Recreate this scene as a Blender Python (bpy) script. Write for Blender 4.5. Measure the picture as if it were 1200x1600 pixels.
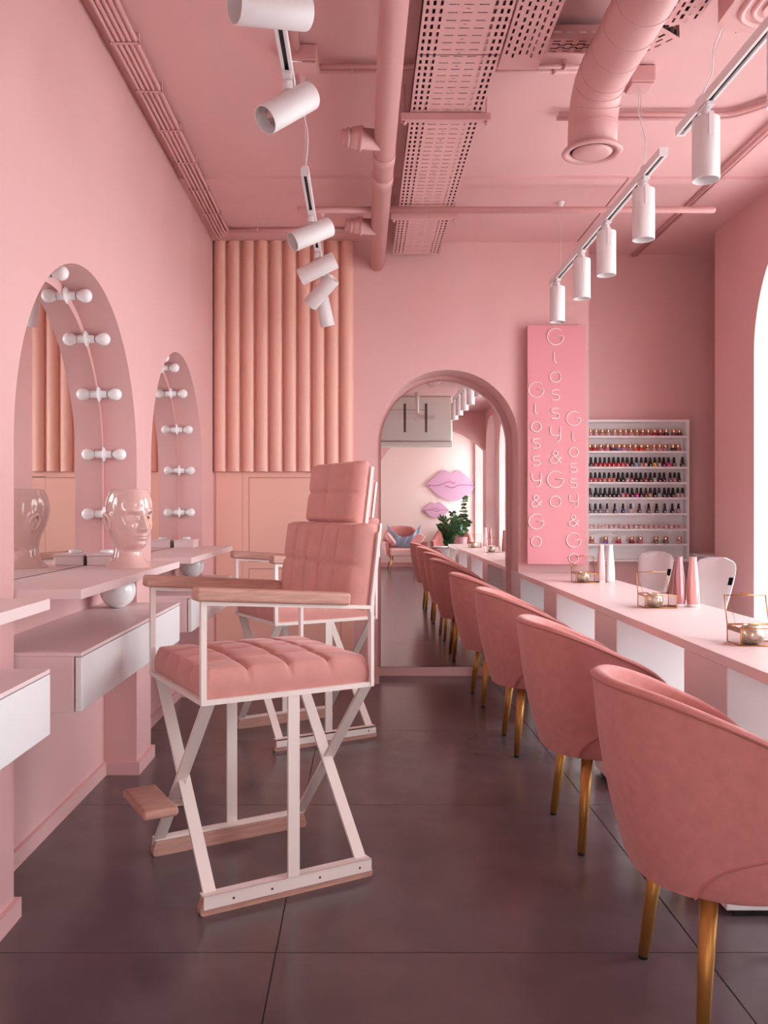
import bpy, bmesh, math, random
from mathutils import Vector, Matrix
random.seed(7)
PI = math.pi
S = bpy.context.scene
for o in list(bpy.data.objects): bpy.data.objects.remove(o)

# ------------------------------------------------------------------ camera
cam_d = bpy.data.cameras.new('camera'); cam = bpy.data.objects.new('camera', cam_d)
S.collection.objects.link(cam); S.camera = cam
cam_d.sensor_fit = 'VERTICAL'; cam_d.sensor_height = 36.0; cam_d.sensor_width = 27.0
cam_d.lens = 1333.0/1600.0*36.0
cam_d.shift_x = (600-565)/1600.0; cam_d.shift_y = -(800-795)/1600.0
cam_d.clip_start = 0.02; cam_d.clip_end = 200
cam.location = (0, 0, 1.25); cam.rotation_euler = (PI/2, 0, 0)

# ------------------------------------------------------------------ world and daylight
W = bpy.data.worlds.new('overcast_sky'); S.world = W; W.use_nodes = True
nt = W.node_tree; bg = nt.nodes['Background']
bg.inputs['Color'].default_value = (0.90, 0.955, 1.0, 1); bg.inputs['Strength'].default_value = 11.0
S.cycles.transparent_max_bounces = 32
S.view_settings.view_transform = 'Standard'; S.view_settings.look = 'None'
S.view_settings.exposure = 0.12; S.view_settings.gamma = 1.0
S.view_settings.use_curve_mapping = False

WINDOWS = [(3.69, 5.29), (1.69, 3.29), (-2.31, -0.71), (-3.95, -2.71), (-5.5, -4.36)]  # last one added to light the back bay; mid gap dims the left wall
XR = 2.433            # inner face of the window wall
for (a, b) in WINDOWS:
    ld = bpy.data.lights.new('window_daylight', 'AREA'); lo = bpy.data.objects.new('window_daylight', ld)
    ld.shape = 'RECTANGLE'; ld.size = b-a; ld.size_y = 2.7
    ld.cycles.is_portal = True
    lo.location = (2.86, (a+b)/2, 1.68); lo.rotation_euler = (PI/2, 0, PI/2)
    S.collection.objects.link(lo)

ld = bpy.data.lights.new('added_entrance_daylight', 'AREA'); lo = bpy.data.objects.new('added_entrance_daylight', ld)  # sky portal for the unseen entrance added for frontal light
ld.shape = 'RECTANGLE'; ld.size = 1.1; ld.size_y = 2.75; ld.cycles.is_portal = True
lo.location = (-0.4, -5.74, 1.38); lo.rotation_euler = (-PI/2, 0, PI); S.collection.objects.link(lo)

# ------------------------------------------------------------------ materials
MATS = {}
def lin(c):
    return tuple((v/12.92 if v <= 0.04045 else ((v+0.055)/1.055)**2.4) for v in (x/255.0 for x in c))
def mat(name, rgb, rough=0.5, metal=0.0, var=0.0, vscale=6.0, bump=0.0, bscale=80.0, sheen=0.0, coat=0.0, spec=0.5, stretch=None):
    m = bpy.data.materials.new(name); m.use_nodes = True
    n = m.node_tree.nodes; l = m.node_tree.links; b = n['Principled BSDF']
    c = lin(rgb)
    b.inputs['Base Color'].default_value = (*c, 1); b.inputs['Roughness'].default_value = rough
    b.inputs['Metallic'].default_value = metal; b.inputs['Specular IOR Level'].default_value = spec
    if sheen: b.inputs['Sheen Weight'].default_value = sheen; b.inputs['Sheen Roughness'].default_value = 0.4; b.inputs['Sheen Tint'].default_value = (1, .75, .72, 1)
    if coat: b.inputs['Coat Weight'].default_value = coat; b.inputs['Coat Roughness'].default_value = 0.06
    tc = n.new('ShaderNodeTexCoord'); src = tc.outputs['Object']
    if stretch:
        mp = n.new('ShaderNodeMapping'); mp.inputs['Scale'].default_value = stretch; l.new(src, mp.inputs['Vector']); src = mp.outputs['Vector']
    if var:
        t = n.new('ShaderNodeTexNoise'); t.inputs['Scale'].default_value = vscale; t.inputs['Detail'].default_value = 5
        l.new(src, t.inputs['Vector'])
        r = n.new('ShaderNodeValToRGB')
        r.color_ramp.elements[0].position = 0.3; r.color_ramp.elements[1].position = 0.7
        r.color_ramp.elements[0].color = (*[max(0, v*(1-var)) for v in c], 1)
        r.color_ramp.elements[1].color = (*[min(1, v*(1+var)) for v in c], 1)
        l.new(t.outputs['Fac'], r.inputs['Fac']); l.new(r.outputs['Color'], b.inputs['Base Color'])
    if bump:
        t2 = n.new('ShaderNodeTexNoise'); t2.inputs['Scale'].default_value = bscale; t2.inputs['Detail'].default_value = 3
        l.new(src, t2.inputs['Vector'])
        bp = n.new('ShaderNodeBump'); bp.inputs['Strength'].default_value = bump; bp.inputs['Distance'].default_value = 0.002
        l.new(t2.outputs['Fac'], bp.inputs['Height']); l.new(bp.outputs['Normal'], b.inputs['Normal'])
    MATS[name] = m; return m
def glass_mat(name, rgb, refl=0.08, rough=0.0):
    m = bpy.data.materials.new(name); m.use_nodes = True
    n = m.node_tree.nodes; l = m.node_tree.links; n.remove(n['Principled BSDF'])
    tr = n.new('ShaderNodeBsdfTransparent'); tr.inputs['Color'].default_value = (*lin(rgb), 1)
    gl = n.new('ShaderNodeBsdfGlossy'); gl.inputs['Roughness'].default_value = rough
    fr = n.new('ShaderNodeFresnel'); fr.inputs['IOR'].default_value = 1.45
    mx = n.new('ShaderNodeMixShader'); l.new(fr.outputs['Fac'], mx.inputs['Fac'])
    l.new(tr.outputs['BSDF'], mx.inputs[1]); l.new(gl.outputs['BSDF'], mx.inputs[2])
    l.new(mx.outputs['Shader'], n['Material Output'].inputs['Surface'])
    MATS[name] = m; return m

mat('wall_pink', (228, 179, 176), 0.55, var=0.02, vscale=1.5, bump=0.05, bscale=160)
mat('ceiling_pink', (230, 182, 180), 0.6, var=0.02, vscale=1.2)
mat('pipe_pink', (224, 172, 169), 0.45)
mat('tray_pink', (230, 180, 177), 0.42)
mat('peach', (242, 186, 168), 0.5)
mat('floor_tile', (98, 82, 85), 0.21, var=0.10, vscale=5, bump=0.03, bscale=300)
mat('grout', (38, 30, 30), 0.8)
mat('laminate_pink', (240, 214, 212), 0.38)
mat('laminate_white', (240, 234, 234), 0.4)
mat('white_paint', (244, 238, 236), 0.4)
mat('cream_metal', (246, 230, 222), 0.38)
mat('velvet_pink', (208, 136, 130), 0.8, var=0.07, vscale=34, sheen=0.35, bump=0.12, bscale=500)
mat('velvet_seat', (212, 146, 138), 0.8, var=0.06, vscale=14, sheen=0.35, bump=0.12, bscale=500)
mat('piping', (186, 116, 108), 0.8, sheen=0.3)
mat('gold', (190, 138, 72), 0.42, metal=0.7)
mat('brass_thin', (190, 132, 70), 0.3, metal=0.9)
mat('gold_mirror', (220, 170, 90), 0.12, metal=1.0)
mat('dark_rubber', (26, 22, 22), 0.6)
mat('wood', (200, 150, 134), 0.5, var=0.16, vscale=9, stretch=(1.2, 14, 14))
mat('mirror', (238, 236, 234), 0.0, metal=1.0)
mat('mirror_edge', (120, 110, 108), 0.2, metal=0.6)
mat('ceramic_pink', (240, 196, 188), 0.08, coat=0.6)
mat('ceramic_white', (240, 236, 236), 0.1, coat=0.4)
mat('bulb', (250, 242, 242), 0.25)
mat('socket', (242, 236, 236), 0.35)
mat('lamp_white', (238, 232, 232), 0.42)
mat('track_slot', (30, 24, 24), 0.5)
mat('reflector', (220, 210, 208), 0.18, metal=0.9)
mat('led', (240, 236, 225), 0.4)
mat('sign_pink', (228, 150, 158), 0.35)
mat('sign_letter', (250, 228, 226), 0.4)
mat('cap_gold', (226, 190, 160), 0.16, metal=1.0)
mat('cap_black', (22, 14, 16), 0.3)
mat('label_white', (235, 225, 225), 0.5)
mat('black_mark', (24, 22, 24), 0.9, spec=0.1)
mat('leather_white', (236, 228, 228), 0.45)
mat('chrome', (200, 200, 205), 0.12, metal=1.0)
mat('mercury', (236, 218, 196), 0.22, metal=0.6, var=0.35, vscale=85, bump=0.6, bscale=120)
mat('lips_pink', (214, 170, 196), 0.35)
mat('lips_line', (190, 122, 164), 0.4)
mat('wall_cream', (250, 234, 228), 0.6)
mat('screen_grey', (222, 220, 212), 0.6)
mat('leaf', (52, 92, 44), 0.45, var=0.3, vscale=12)
mat('leaf_pale', (96, 134, 84), 0.5, var=0.25, vscale=12)
mat('stem', (92, 74, 48), 0.7)
mat('pot_pink', (226, 178, 184), 0.5)
mat('blue_knit', (158, 178, 202), 0.9, var=0.15, vscale=30, bump=0.4, bscale=200)
mat('cushion_blush', (238, 192, 186), 0.85, sheen=0.4)
mat('cable_dark', (60, 34, 34), 0.6)
mat('pavement', (206, 203, 200), 0.9, var=0.1, vscale=2)
mat('glass_foot', (236, 222, 222), 0.05, coat=0.5)
glass_mat('clear_glass', (250, 246, 246))
glass_mat('window_glass', (248, 250, 250))
glass_mat('jar_glass', (240, 222, 222))
VASES = {'vase_white': (246, 238, 236), 'vase_blush': (222, 182, 180), 'vase_mauve': (176, 106, 110), 'vase_rose': (226, 156, 150)}
for k, c in VASES.items(): mat(k, c, 0.08, coat=0.7)

# ------------------------------------------------------------------ helpers
COL = S.collection
class MB:
    """collects geometry for ONE mesh"""
    def __init__(s): s.v = []; s.f = []; s.sm = []
    def add(s, vs, fs, smooth=False, M=None):
        o = len(s.v)
        s.v += [tuple((M @ Vector(p)) if M is not None else p) for p in vs]
        s.f += [tuple(i+o for i in f) for f in fs]; s.sm += [smooth]*len(fs); return s
    def box(s, x0, y0, z0, x1, y1, z1, M=None):
        vs = [(x0,y0,z0),(x1,y0,z0),(x1,y1,z0),(x0,y1,z0),(x0,y0,z1),(x1,y0,z1),(x1,y1,z1),(x0,y1,z1)]
        return s.add(vs, [(0,3,2,1),(4,5,6,7),(0,1,5,4),(1,2,6,5),(2,3,7,6),(3,0,4,7)], False, M)
    def bar(s, p0, p1, w, t, up=(0,0,1)):
        """box from p0 to p1, width w along 'side', thickness t along the third axis; up hints the width direction"""
        p0 = Vector(p0); p1 = Vector(p1); d = (p1-p0); L = d.length; d.normalize()
        u = Vector(up); u = (u - d*u.dot(d)).normalized(); k = d.cross(u)
        M = Matrix((( d.x,u.x,k.x,p0.x),(d.y,u.y,k.y,p0.y),(d.z,u.z,k.z,p0.z),(0,0,0,1)))
        return s.box(0,-w/2,-t/2,L,w/2,t/2,M)
    def tube(s, pts, r, n=10, closed=False, caps=True):
        pts = [Vector(p) for p in pts]; N = len(pts); rs = r if isinstance(r, (list, tuple)) else [r]*N
        vs = []; prev = None
        for i, p in enumerate(pts):
            if closed: t = pts[(i+1) % N]-pts[i-1]
            else: t = pts[min(i+1, N-1)]-pts[max(i-1, 0)]
            t.normalize()
            if prev is None:
                a = Vector((0,0,1)) if abs(t.z) < 0.9 else Vector((1,0,0)); u = t.cross(a).normalized()
            else:
                u = prev - t*prev.dot(t)
                if u.length < 1e-6: u = t.orthogonal()
                u.normalize()
            prev = u; w = t.cross(u)
            for k in range(n):
                a = 2*PI*k/n; vs.append(tuple(p + (u*math.cos(a)+w*math.sin(a))*rs[i]))
        fs = []
        for i in range(N if closed else N-1):
            j = (i+1) % N
            for k in range(n):
                k2 = (k+1) % n; fs.append((i*n+k, i*n+k2, j*n+k2, j*n+k))
        s.add(vs, fs, True)
        if caps and not closed:
            o = len(s.v)-len(vs)
            s.f.append(tuple(o+k for k in range(n))[::-1]); s.sm.append(False)
            s.f.append(tuple(o+(N-1)*n+k for k in range(n))); s.sm.append(False)
        return s
    def cyl(s, p0, p1, r0, r1=None, n=20): return s.tube([p0, p1], [r0, r0 if r1 is None else r1], n)
    def lathe(s, prof, n=24, M=None, cap0=True, cap1=True):
        vs = []; fs = []
        for (r, z) in prof:
            for k in range(n): a = 2*PI*k/n; vs.append((r*math.cos(a), r*math.sin(a), z))
        for i in range(len(prof)-1):
            for k in range(n):
                k2 = (k+1) % n; fs.append((i*n+k, i*n+k2, (i+1)*n+k2, (i+1)*n+k))
        s.add(vs, fs, True, M); o = len(s.v)-len(vs)
        if cap0: s.f.append(tuple(o+k for k in range(n))[::-1]); s.sm.append(False)
        if cap1: s.f.append(tuple(o+(len(prof)-1)*n+k for k in range(n))); s.sm.append(False)
        return s
    def prism(s, poly, t0, t1, fn, smooth_sides=False):
        """poly: list of 2D points; fn(a, b, t) -> 3D"""
        n = len(poly); A = [fn(a, b, t0) for a, b in poly]; B = [fn(a, b, t1) for a, b in poly]
        s.add(A+B, [tuple(range(n))[::-1], tuple(range(n, 2*n))])
        s.add(A+B, [(i, (i+1) % n, n+(i+1) % n, n+i) for i in range(n)], smooth_sides)
        return s
    def grid(s, P, closed_u=False, smooth=True):
        nu = len(P); nv = len(P[0]); vs = [p for row in P for p in row]; fs = []
        for i in range(nu if closed_u else nu-1):
            j = (i+1) % nu
            for k in range(nv-1): fs.append((i*nv+k, j*nv+k, j*nv+k+1, i*nv+k+1))
        return s.add(vs, fs, smooth)
    def mesh(s, name, m):
        me = bpy.data.meshes.new(name); me.from_pydata([tuple(p) for p in s.v], [], s.f)
        me.polygons.foreach_set('use_smooth', s.sm); me.materials.append(MATS[m])
        bm = bmesh.new(); bm.from_mesh(me); bmesh.ops.remove_doubles(bm, verts=bm.verts, dist=1e-6) if False else None
        bmesh.ops.recalc_face_normals(bm, faces=bm.faces); bm.to_mesh(me); bm.free(); return me

def tag(o, label=None, cat=None, group=None, kind=None):
    if label: o['label'] = label
    if cat: o['category'] = cat
    if group: o['group'] = group
    if kind: o['kind'] = kind
    return o
def link(name, me, parent=None, bevel=0.0, bseg=2, world=False):
    o = bpy.data.objects.new(name, me); COL.objects.link(o)
    if parent is not None:
        o.parent = parent
        if world: o.matrix_parent_inverse = Matrix.Identity(4); me.transform(parent.matrix_basis.inverted())
    if bevel:
        b = o.modifiers.new('bevel', 'BEVEL'); b.width = bevel; b.segments = bseg; b.limit_method = 'ANGLE'
    return o
def obj(name, mb, m, parent=None, bevel=0.0, bseg=2, world=False): return link(name, mb.mesh(name, m), parent, bevel, bseg, world)
def struct(name, mb, m, parent=None, bevel=0.0, label=None):
    o = obj(name, mb, m, parent, bevel)
    if parent is None: o['kind'] = 'structure'
    if label: o['label'] = label
    return o
def thing(name, label, cat, loc=(0,0,0), rz=0.0, group=None):
    o = bpy.data.objects.new(name, None); COL.objects.link(o); o.empty_display_size = 0.05
    o.location = loc; o.rotation_euler = (0, 0, rz)
    o.matrix_basis = Matrix.Translation(loc) @ Matrix.Rotation(rz, 4, 'Z')
    return tag(o, label, cat, group)
def dup(root, loc, rz, label, group=None):
    def rec(o, p):
        c = o.copy(); COL.objects.link(c)
        if p is not None: c.parent = p
        for ch in [x for x in bpy.data.objects if x.parent == o and x not in done]:
            done.add(ch); rec(ch, c)
        return c
    done = set(); r = rec(root, None)
    r.location = loc; r.rotation_euler = (0, 0, rz); r['label'] = label
    if group: r['group'] = group
    return r
def smooth_path(pts, k=6, closed=False):
    P = [Vector(p) for p in pts]; N = len(P); out = []
    R = range(N) if closed else range(N-1)
    for i in R:
        g = (lambda q: P[q % N]) if closed else (lambda q: P[max(0, min(N-1, q))])
        p0, p1, p2, p3 = g(i-1), g(i), g(i+1), g(i+2)
        for j in range(k):
            t = j/k
            out.append(0.5*((2*p1)+(p2-p0)*t+(2*p0-5*p1+4*p2-p3)*t*t+(3*p1-p0-3*p2+p3)*t**3))
    if not closed: out.append(P[-1])
    return out
def interp(tab, x):
    if x <= tab[0][0]: return tab[0][1]
    for (a, b), (c, d) in zip(tab, tab[1:]):
        if x <= c:
            t = (x-a)/(c-a); return b+(d-b)*t
    return tab[-1][1]
def sinterp(tab, x):   # smooth (cosine-free) Catmull interpolation of a table
    n = len(tab)
    if x <= tab[0][0]: return tab[0][1]
    if x >= tab[-1][0]: return tab[-1][1]
    for i in range(n-1):
        if x <= tab[i+1][0]:
            x0, y0 = tab[i]; x1, y1 = tab[i+1]
            m0 = (tab[i+1][1]-tab[i-1][1])/(tab[i+1][0]-tab[i-1][0]) if i > 0 else (y1-y0)/(x1-x0)
            m1 = (tab[i+2][1]-y0)/(tab[i+2][0]-x0) if i < n-2 else (y1-y0)/(x1-x0)
            h = x1-x0; t = (x-x0)/h
            return (2*t**3-3*t*t+1)*y0+(t**3-2*t*t+t)*h*m0+(-2*t**3+3*t*t)*y1+(t**3-t*t)*h*m1
ORD = ['zeroth', 'first', 'second', 'third', 'fourth', 'fifth', 'sixth', 'seventh', 'eighth', 'ninth', 'tenth', 'eleventh', 'twelfth',
       'thirteenth', 'fourteenth', 'fifteenth', 'sixteenth', 'seventeenth', 'eighteenth', 'nineteenth', 'twentieth', 'twenty-first', 'twenty-second', 'twenty-third']

# ------------------------------------------------------------------ room shell
XL, XLB = -1.06, -1.215         # left wall face, back of its niches
YF, YFB = 6.105, 6.40           # far wall face, back of its niche and of the alcove
YB = -5.6; ZC = 3.175; XO = 2.80
def arch_top(sa, sb, zs, n=48):
    r = (sb-sa)/2; c = (sa+sb)/2
    return [(c-r*math.cos(PI*i/n), zs+r*math.sin(PI*i/n)) for i in range(n+1)]
def arch_wall(s0, s1, z0, z1, openings, t0, t1, fn):
    """wall slab between t0 (room face) and t1 with openings (top curve, sill z)"""
    mb = MB(); cur = s0
    def rect(a, b, za, zb):
        if b-a < 1e-5 or zb-za < 1e-5: return
        for t in (t0, t1): mb.add([fn(a,za,t), fn(b,za,t), fn(b,zb,t), fn(a,zb,t)], [(0,1,2,3)])
    for top, sill in openings:
        a = top[0][0]; b = top[-1][0]
        rect(cur, a, z0, z1); rect(a, b, z0, sill)
        for (p, q) in zip(top, top[1:]):
            for t in (t0, t1): mb.add([fn(p[0],p[1],t), fn(q[0],q[1],t), fn(q[0],z1,t), fn(p[0],z1,t)], [(0,1,2,3)])
        line = [(a, sill)]+list(top)+[(b, sill)]
        n = len(top)
        mb.add([fn(p[0],p[1],t) for p in top for t in (t0, t1)], [(2*i, 2*i+2, 2*i+3, 2*i+1) for i in range(n-1)], True)
        for (e, zt) in ((a, top[0][1]), (b, top[-1][1])):
            if zt-sill > 1e-4: mb.add([fn(e,sill,t0), fn(e,zt,t0), fn(e,zt,t1), fn(e,sill,t1)], [(0,1,2,3)])
        if sill > z0: mb.add([fn(a,sill,t0), fn(b,sill,t0), fn(b,sill,t1), fn(a,sill,t1)], [(0,1,2,3)])
        cur = b
    rect(cur, s1, z0, z1)
    for e in (s0, s1): mb.add([fn(e,z0,t0), fn(e,z1,t0), fn(e,z1,t1), fn(e,z0,t1)], [(0,1,2,3)])
    mb.add([fn(s0,z1,t0), fn(s1,z1,t0), fn(s1,z1,t1), fn(s0,z1,t1)], [(0,1,2,3)])
    return mb

# floor: one slab of grout and single tiles of 1.2 m
fl = struct('floor', MB().box(XLB-0.1, YB-0.1, -0.12, XO+0.04, YFB+0.1, -0.004), 'grout', label='dark grey square floor tiles with thin joints')
tile_cache = {}
def clampv(v, a, b): return max(a, min(b, v))
for i in range(-1, 4):
    for j in range(-7, 5):
        x0 = clampv(-0.2417+1.2*i, XLB-0.05, XO); x1 = clampv(-0.2417+1.2*(i+1), XLB-0.05, XO)
        y0 = clampv(2.404+1.2*j, YB-0.05, YFB+0.05); y1 = clampv(2.404+1.2*(j+1), YB-0.05, YFB+0.05)
        if x1-x0 < 0.01 or y1-y0 < 0.01: continue
        key = (round(x1-x0, 3), round(y1-y0, 3)); w, d = key
        if key not in tile_cache:
            g = 0.0016
            mbt = MB(); e = 0.0012
            A = [(g,g),(w-g,g),(w-g,d-g),(g,d-g)]; Bq = [(g+e,g+e),(w-g-e,g+e),(w-g-e,d-g-e),(g+e,d-g-e)]
            mbt.add([(x,y,-0.005) for x,y in A]+[(x,y,-0.0008) for x,y in A]+[(x,y,0) for x,y in Bq],
                    [(0,1,5,4),(1,2,6,5),(2,3,7,6),(3,0,4,7),(4,5,9,8),(5,6,10,9),(6,7,11,10),(7,4,8,11),(8,9,10,11)])
            tile_cache[key] = mbt.mesh('tile', 'floor_tile')
        t = link('tile', tile_cache[key], fl); t.location = (x0, y0, 0)

struct('ceiling', MB().box(XLB-0.1, YB-0.1, ZC, XO+0.3, YFB+0.1, ZC+0.12), 'ceiling_pink', label='flat pink painted ceiling')
struct('trim_1', MB().box(XL, 4.93, ZC-0.018, 1.535, YFB, ZC), 'ceiling_pink', label='shallow dropped ceiling panel before the far wall')
struct('trim_2', MB().box(1.545, 4.94, ZC-0.018, XO, YFB, ZC), 'ceiling_pink', label='shallow dropped ceiling panel over the nail bar')

# left wall: front layer with three full-height arched niches, and the plane behind
NICHES = [(0.93, 2.35), (2.60, 4.02), (4.29, 5.67)]
ZSP = 1.464
mapL = lambda s, z, t: (t, s, z)
struct('wall_left', arch_wall(YB, YF, 0, ZC, [(arch_top(a, b, ZSP), 0.0) for a, b in NICHES], XL, XLB, mapL), 'wall_pink', label='pink wall with tall arched niches')
struct('wall_left_niche', MB().box(XLB-0.12, YB, 0, XLB, YFB+0.1, ZC), 'wall_pink', label='pink back plane of the arched niches')
bb = MB(); BH, BT = 0.06, 0.017
prev = YB
for (a, b) in NICHES+[(YF, YF)]:
    bb.box(XL, prev-(BT if prev > YB else 0), 0, XL+BT, a+(BT if a < YF else 0), BH)
    if b > a:
        bb.box(XLB, a, 0, XLB+BT, b, BH)
        bb.box(XLB+BT, a, 0, XL, a+BT, BH); bb.box(XLB+BT, b-BT, 0, XL, b, BH)
    prev = b
struct('baseboard_left', bb, 'wall_pink', label='low pink baseboard along the niche wall')

# far wall: thick layer with arched mirror niche, then the rear plane (niche back + alcove)
mapF = lambda s, z, t: (s, t, z)
NX0, NX1, NZS = 0.114, 1.121, 1.741
struct('wall_far', arch_wall(XL, 1.626, 0, ZC, [(arch_top(NX0, NX1, NZS), 0.0)], YF, YFB, mapF), 'wall_pink', label='pink end wall with an arched mirror niche')
struct('wall_far_alcove', MB().box(XLB, YFB, 0, XO+0.35, YFB+0.1, ZC), 'wall_pink', label='darker pink alcove wall behind the polish rack')
struct('baseboard_far', MB().box(XL, YF-BT, 0, NX0+0.012, YF, BH).box(NX0, YFB-BT, 0, NX1, YFB, BH+0.006).box(1.626, YFB-BT, 0, XO, YFB, BH).box(NX1, YF-BT, 0, 1.626, YF, BH), 'wall_pink', label='low pink baseboard along the end wall')
# right wall with arched windows
ZWS = 2.21; SILL = 0.35
def win_top(a, b): return arch_top(a, b, ZWS + (0.8-(b-a)/2))
struct('wall_right', arch_wall(YB, 5.875, 0, ZC, [(win_top(a, b), SILL) for a, b in sorted(WINDOWS)], XR, XO, mapL), 'wall_pink', label='pink wall with deep arched window openings')
struct('wall_right_alcove', MB().box(XO+0.05, 5.80, 0, XO+0.15, YFB, ZC).box(XO-0.02, 5.875-0.06, 0, XO+0.05, 5.875, ZC), 'wall_pink', label='pink side wall of the alcove')
struct('baseboard_right', MB().box(XR-BT, YB, 0, XR, 5.875, BH), 'wall_pink', label='low pink baseboard under the windows')
for wi, (a, b) in enumerate(WINDOWS):
    top = win_top(a, b); x0, x1 = 2.72, 2.77
    fr = MB(); c = (a+b)/2; r = (b-a)/2; zs = top[0][1]; n = len(top)
    outer = [(a, SILL)]+top+[(b, SILL)]
    inner = [(a+0.055, SILL+0.055)]+[(c+(p[0]-c)*(r-0.055)/r, zs+(p[1]-zs)*(r-0.055)/r) for p in top]+[(b-0.055, SILL+0.055)]
    N = len(outer)
    for t in (x0, x1): fr.add([mapL(p[0],p[1],t) for p in outer+inner], [(i, (i+1) % N, N+(i+1) % N, N+i) for i in range(N)])
    for L in (outer, inner): fr.add([mapL(p[0],p[1],t) for p in L for t in (x0, x1)], [(2*i, 2*((i+1) % N), 2*((i+1) % N)+1, 2*i+1) for i in range(N)])
    wo = struct('window_%d' % (wi+1), fr, 'white_paint', label='tall arched window with white frame and mullions')
    obj('mullion', MB().box(x0, c-0.025, SILL+0.05, x1, c+0.025, zs+r-0.05), 'white_paint', wo)
    for zz in (1.35, 2.2): obj('mullion', MB().box(x0, a+0.05, zz-0.025, x1, b-0.05, zz+0.025), 'white_paint', wo)
    obj('pane', MB().prism(inner, 2.742, 2.748, lambda s, z, t: (t, s, z)), 'window_glass', wo)
    obj('sill', MB().box(XR-0.03, a-0.02, SILL-0.03, x0, b+0.02, SILL+0.004), 'laminate_white', wo)
# back of the room, met in the mirror except the added entrance
mapB = lambda s_, z, t: (s_, t, z)
ENT = [(-0.95, 0.0), (-0.95, 2.75), (0.15, 2.75), (0.15, 0.0)]
struct('wall_back', arch_wall(XLB, XO+0.1, 0, ZC, [([(-0.95, 2.75), (0.15, 2.75)], 0.02)], YB, YB-0.12, mapB), 'wall_cream', label='pale cream wall with lip signs, seen in the mirror')
dr = struct('added_door_1', MB().box(-0.95, YB-0.09, 0.02, -0.89, YB-0.03, 2.75).box(0.09, YB-0.09, 0.02, 0.15, YB-0.03, 2.75).box(-0.89, YB-0.09, 2.69, 0.09, YB-0.03, 2.75).box(-0.89, YB-0.09, 0.02, 0.09, YB-0.03, 0.10).box(-0.89, YB-0.09, 2.10, 0.09, YB-0.03, 2.16), 'white_paint', label='unseen glazed white entrance door, added behind camera for frontal light')  # not in view; added to let daylight in from behind the camera
obj('pane', MB().box(-0.89, YB-0.063, 0.10, 0.09, YB-0.057, 2.10), 'window_glass', dr)
obj('pane', MB().box(-0.89, YB-0.063, 2.16, 0.09, YB-0.057, 2.69), 'window_glass', dr)
struct('baseboard_back', MB().box(XL, YB, 0, XR, YB+BT, 0.1), 'wall_pink')
PC, PR = 1.476, 1.25
ptop = [(PC+PR*math.cos(a), 1.59+PR*math.sin(a)) for a in [PI-i*(PI-0.7)/48 for i in range(49)]]
struct('wall_back_partition', arch_wall(XL, XR, 0, ZC, [(arch_top(-1.02, 0.16, 2.2), 0.0), (ptop, 0.0)], -4.0, -4.28, lambda s, z, t: (s, t, z)), 'wall_pink', label='pink partition with a wide arch, seen in the mirror')  # left arch is unseen, opened so daylight from the back flows through
struct('ground_outside', MB().box(XO+0.04, -14, -0.25, 40, 20, -0.12).box(-10, -25, -0.25, XO+0.04, YB-0.1, -0.12), 'pavement', label='grey pavement outside the windows')

# ------------------------------------------------------------------ fluted peach panel and wall cupboard on the far wall
fp = thing('fluted_panel', 'tall peach panel of vertical half-round flutes on end wall', 'wall panel', (-0.56, YF, 1.515))
obj('backing', MB().box(-1.058, YF-0.012, 1.515, -0.055, YF-0.0005, 3.155), 'peach', fp, world=True)
FW = 1.003/10
fm = MB()
prof = [(-FW*0.5+0.008, -0.010)]
for i in range(17):
    a = PI*i/16; prof.append((-math.cos(a)*(FW*0.5-0.008), -0.014-0.044*math.sin(a)**0.8))
prof.append((FW*0.5-0.008, -0.010))
P = [[(x, y, 0.0), (x, y, 1.64)] for x, y in prof]; fm.grid(P)
fm.add([(x, y, 0.0) for x, y in prof], [tuple(range(len(prof)))]); fm.add([(x, y, 1.64) for x, y in prof], [tuple(range(len(prof)))])
flute_me = fm.mesh('flute', 'peach')
for i in range(10):
    o = link('flute', flute_me, fp); o.location = (-1.058+FW*(i+0.5)+0.56, 0, 0.0)
cp = thing('wall_cupboard', 'flush peach cupboard with two panel doors under the flutes', 'cupboard', (-0.56, YF, 0))
obj('face_panel', MB().box(-1.04, YF-0.008, 0.061, -0.851, YF-0.0005, 1.512).box(-0.849, YF-0.008, 0.061, -0.806, YF-0.0005, 1.512)
    .box(-0.806, YF-0.008, 1.474, -0.055, YF-0.0005, 1.512).box(-0.806, YF-0.008, 0.822, -0.055, YF-0.0005, 0.871).box(-0.147, YF-0.008, 0.061, -0.055, YF-0.0005, 1.48), 'peach', cp, world=True)
obj('backing', MB().box(-0.806, YF-0.003, 0.061, -0.147, YF-0.0005, 1.474), 'cable_dark', cp, world=True)
obj('door', MB().box(-0.803, YF-0.010, 0.874, -0.150, YF-0.004, 1.471), 'peach', cp, bevel=0.001, world=True)
obj('door', MB().box(-0.803, YF-0.010, 0.066, -0.150, YF-0.004, 0.819), 'peach', cp, bevel=0.001, world=True)

# ------------------------------------------------------------------ tall arched mirror in the far niche
am = thing('arched_mirror', 'tall arched mirror leaning in the niche of the end wall', 'mirror', (0.613, YFB, 0.068))
am['label'] = 'tall arched mirror in the niche of the end wall'
mx0, mx1, mzs = 0.144, 1.082, 1.739
shape = [(mx0, 0.068)]+arch_top(mx0, mx1, mzs, 64)+[(mx1, 0.068)]
obj('glass', MB().add([(x, YFB-0.0165, z) for x, z in shape], [tuple(range(len(shape)))]), 'mirror', am, world=True)
obj('backing', MB().prism(shape, YFB-0.016, YFB-0.001, mapF), 'mirror_edge', am, world=True)

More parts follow.
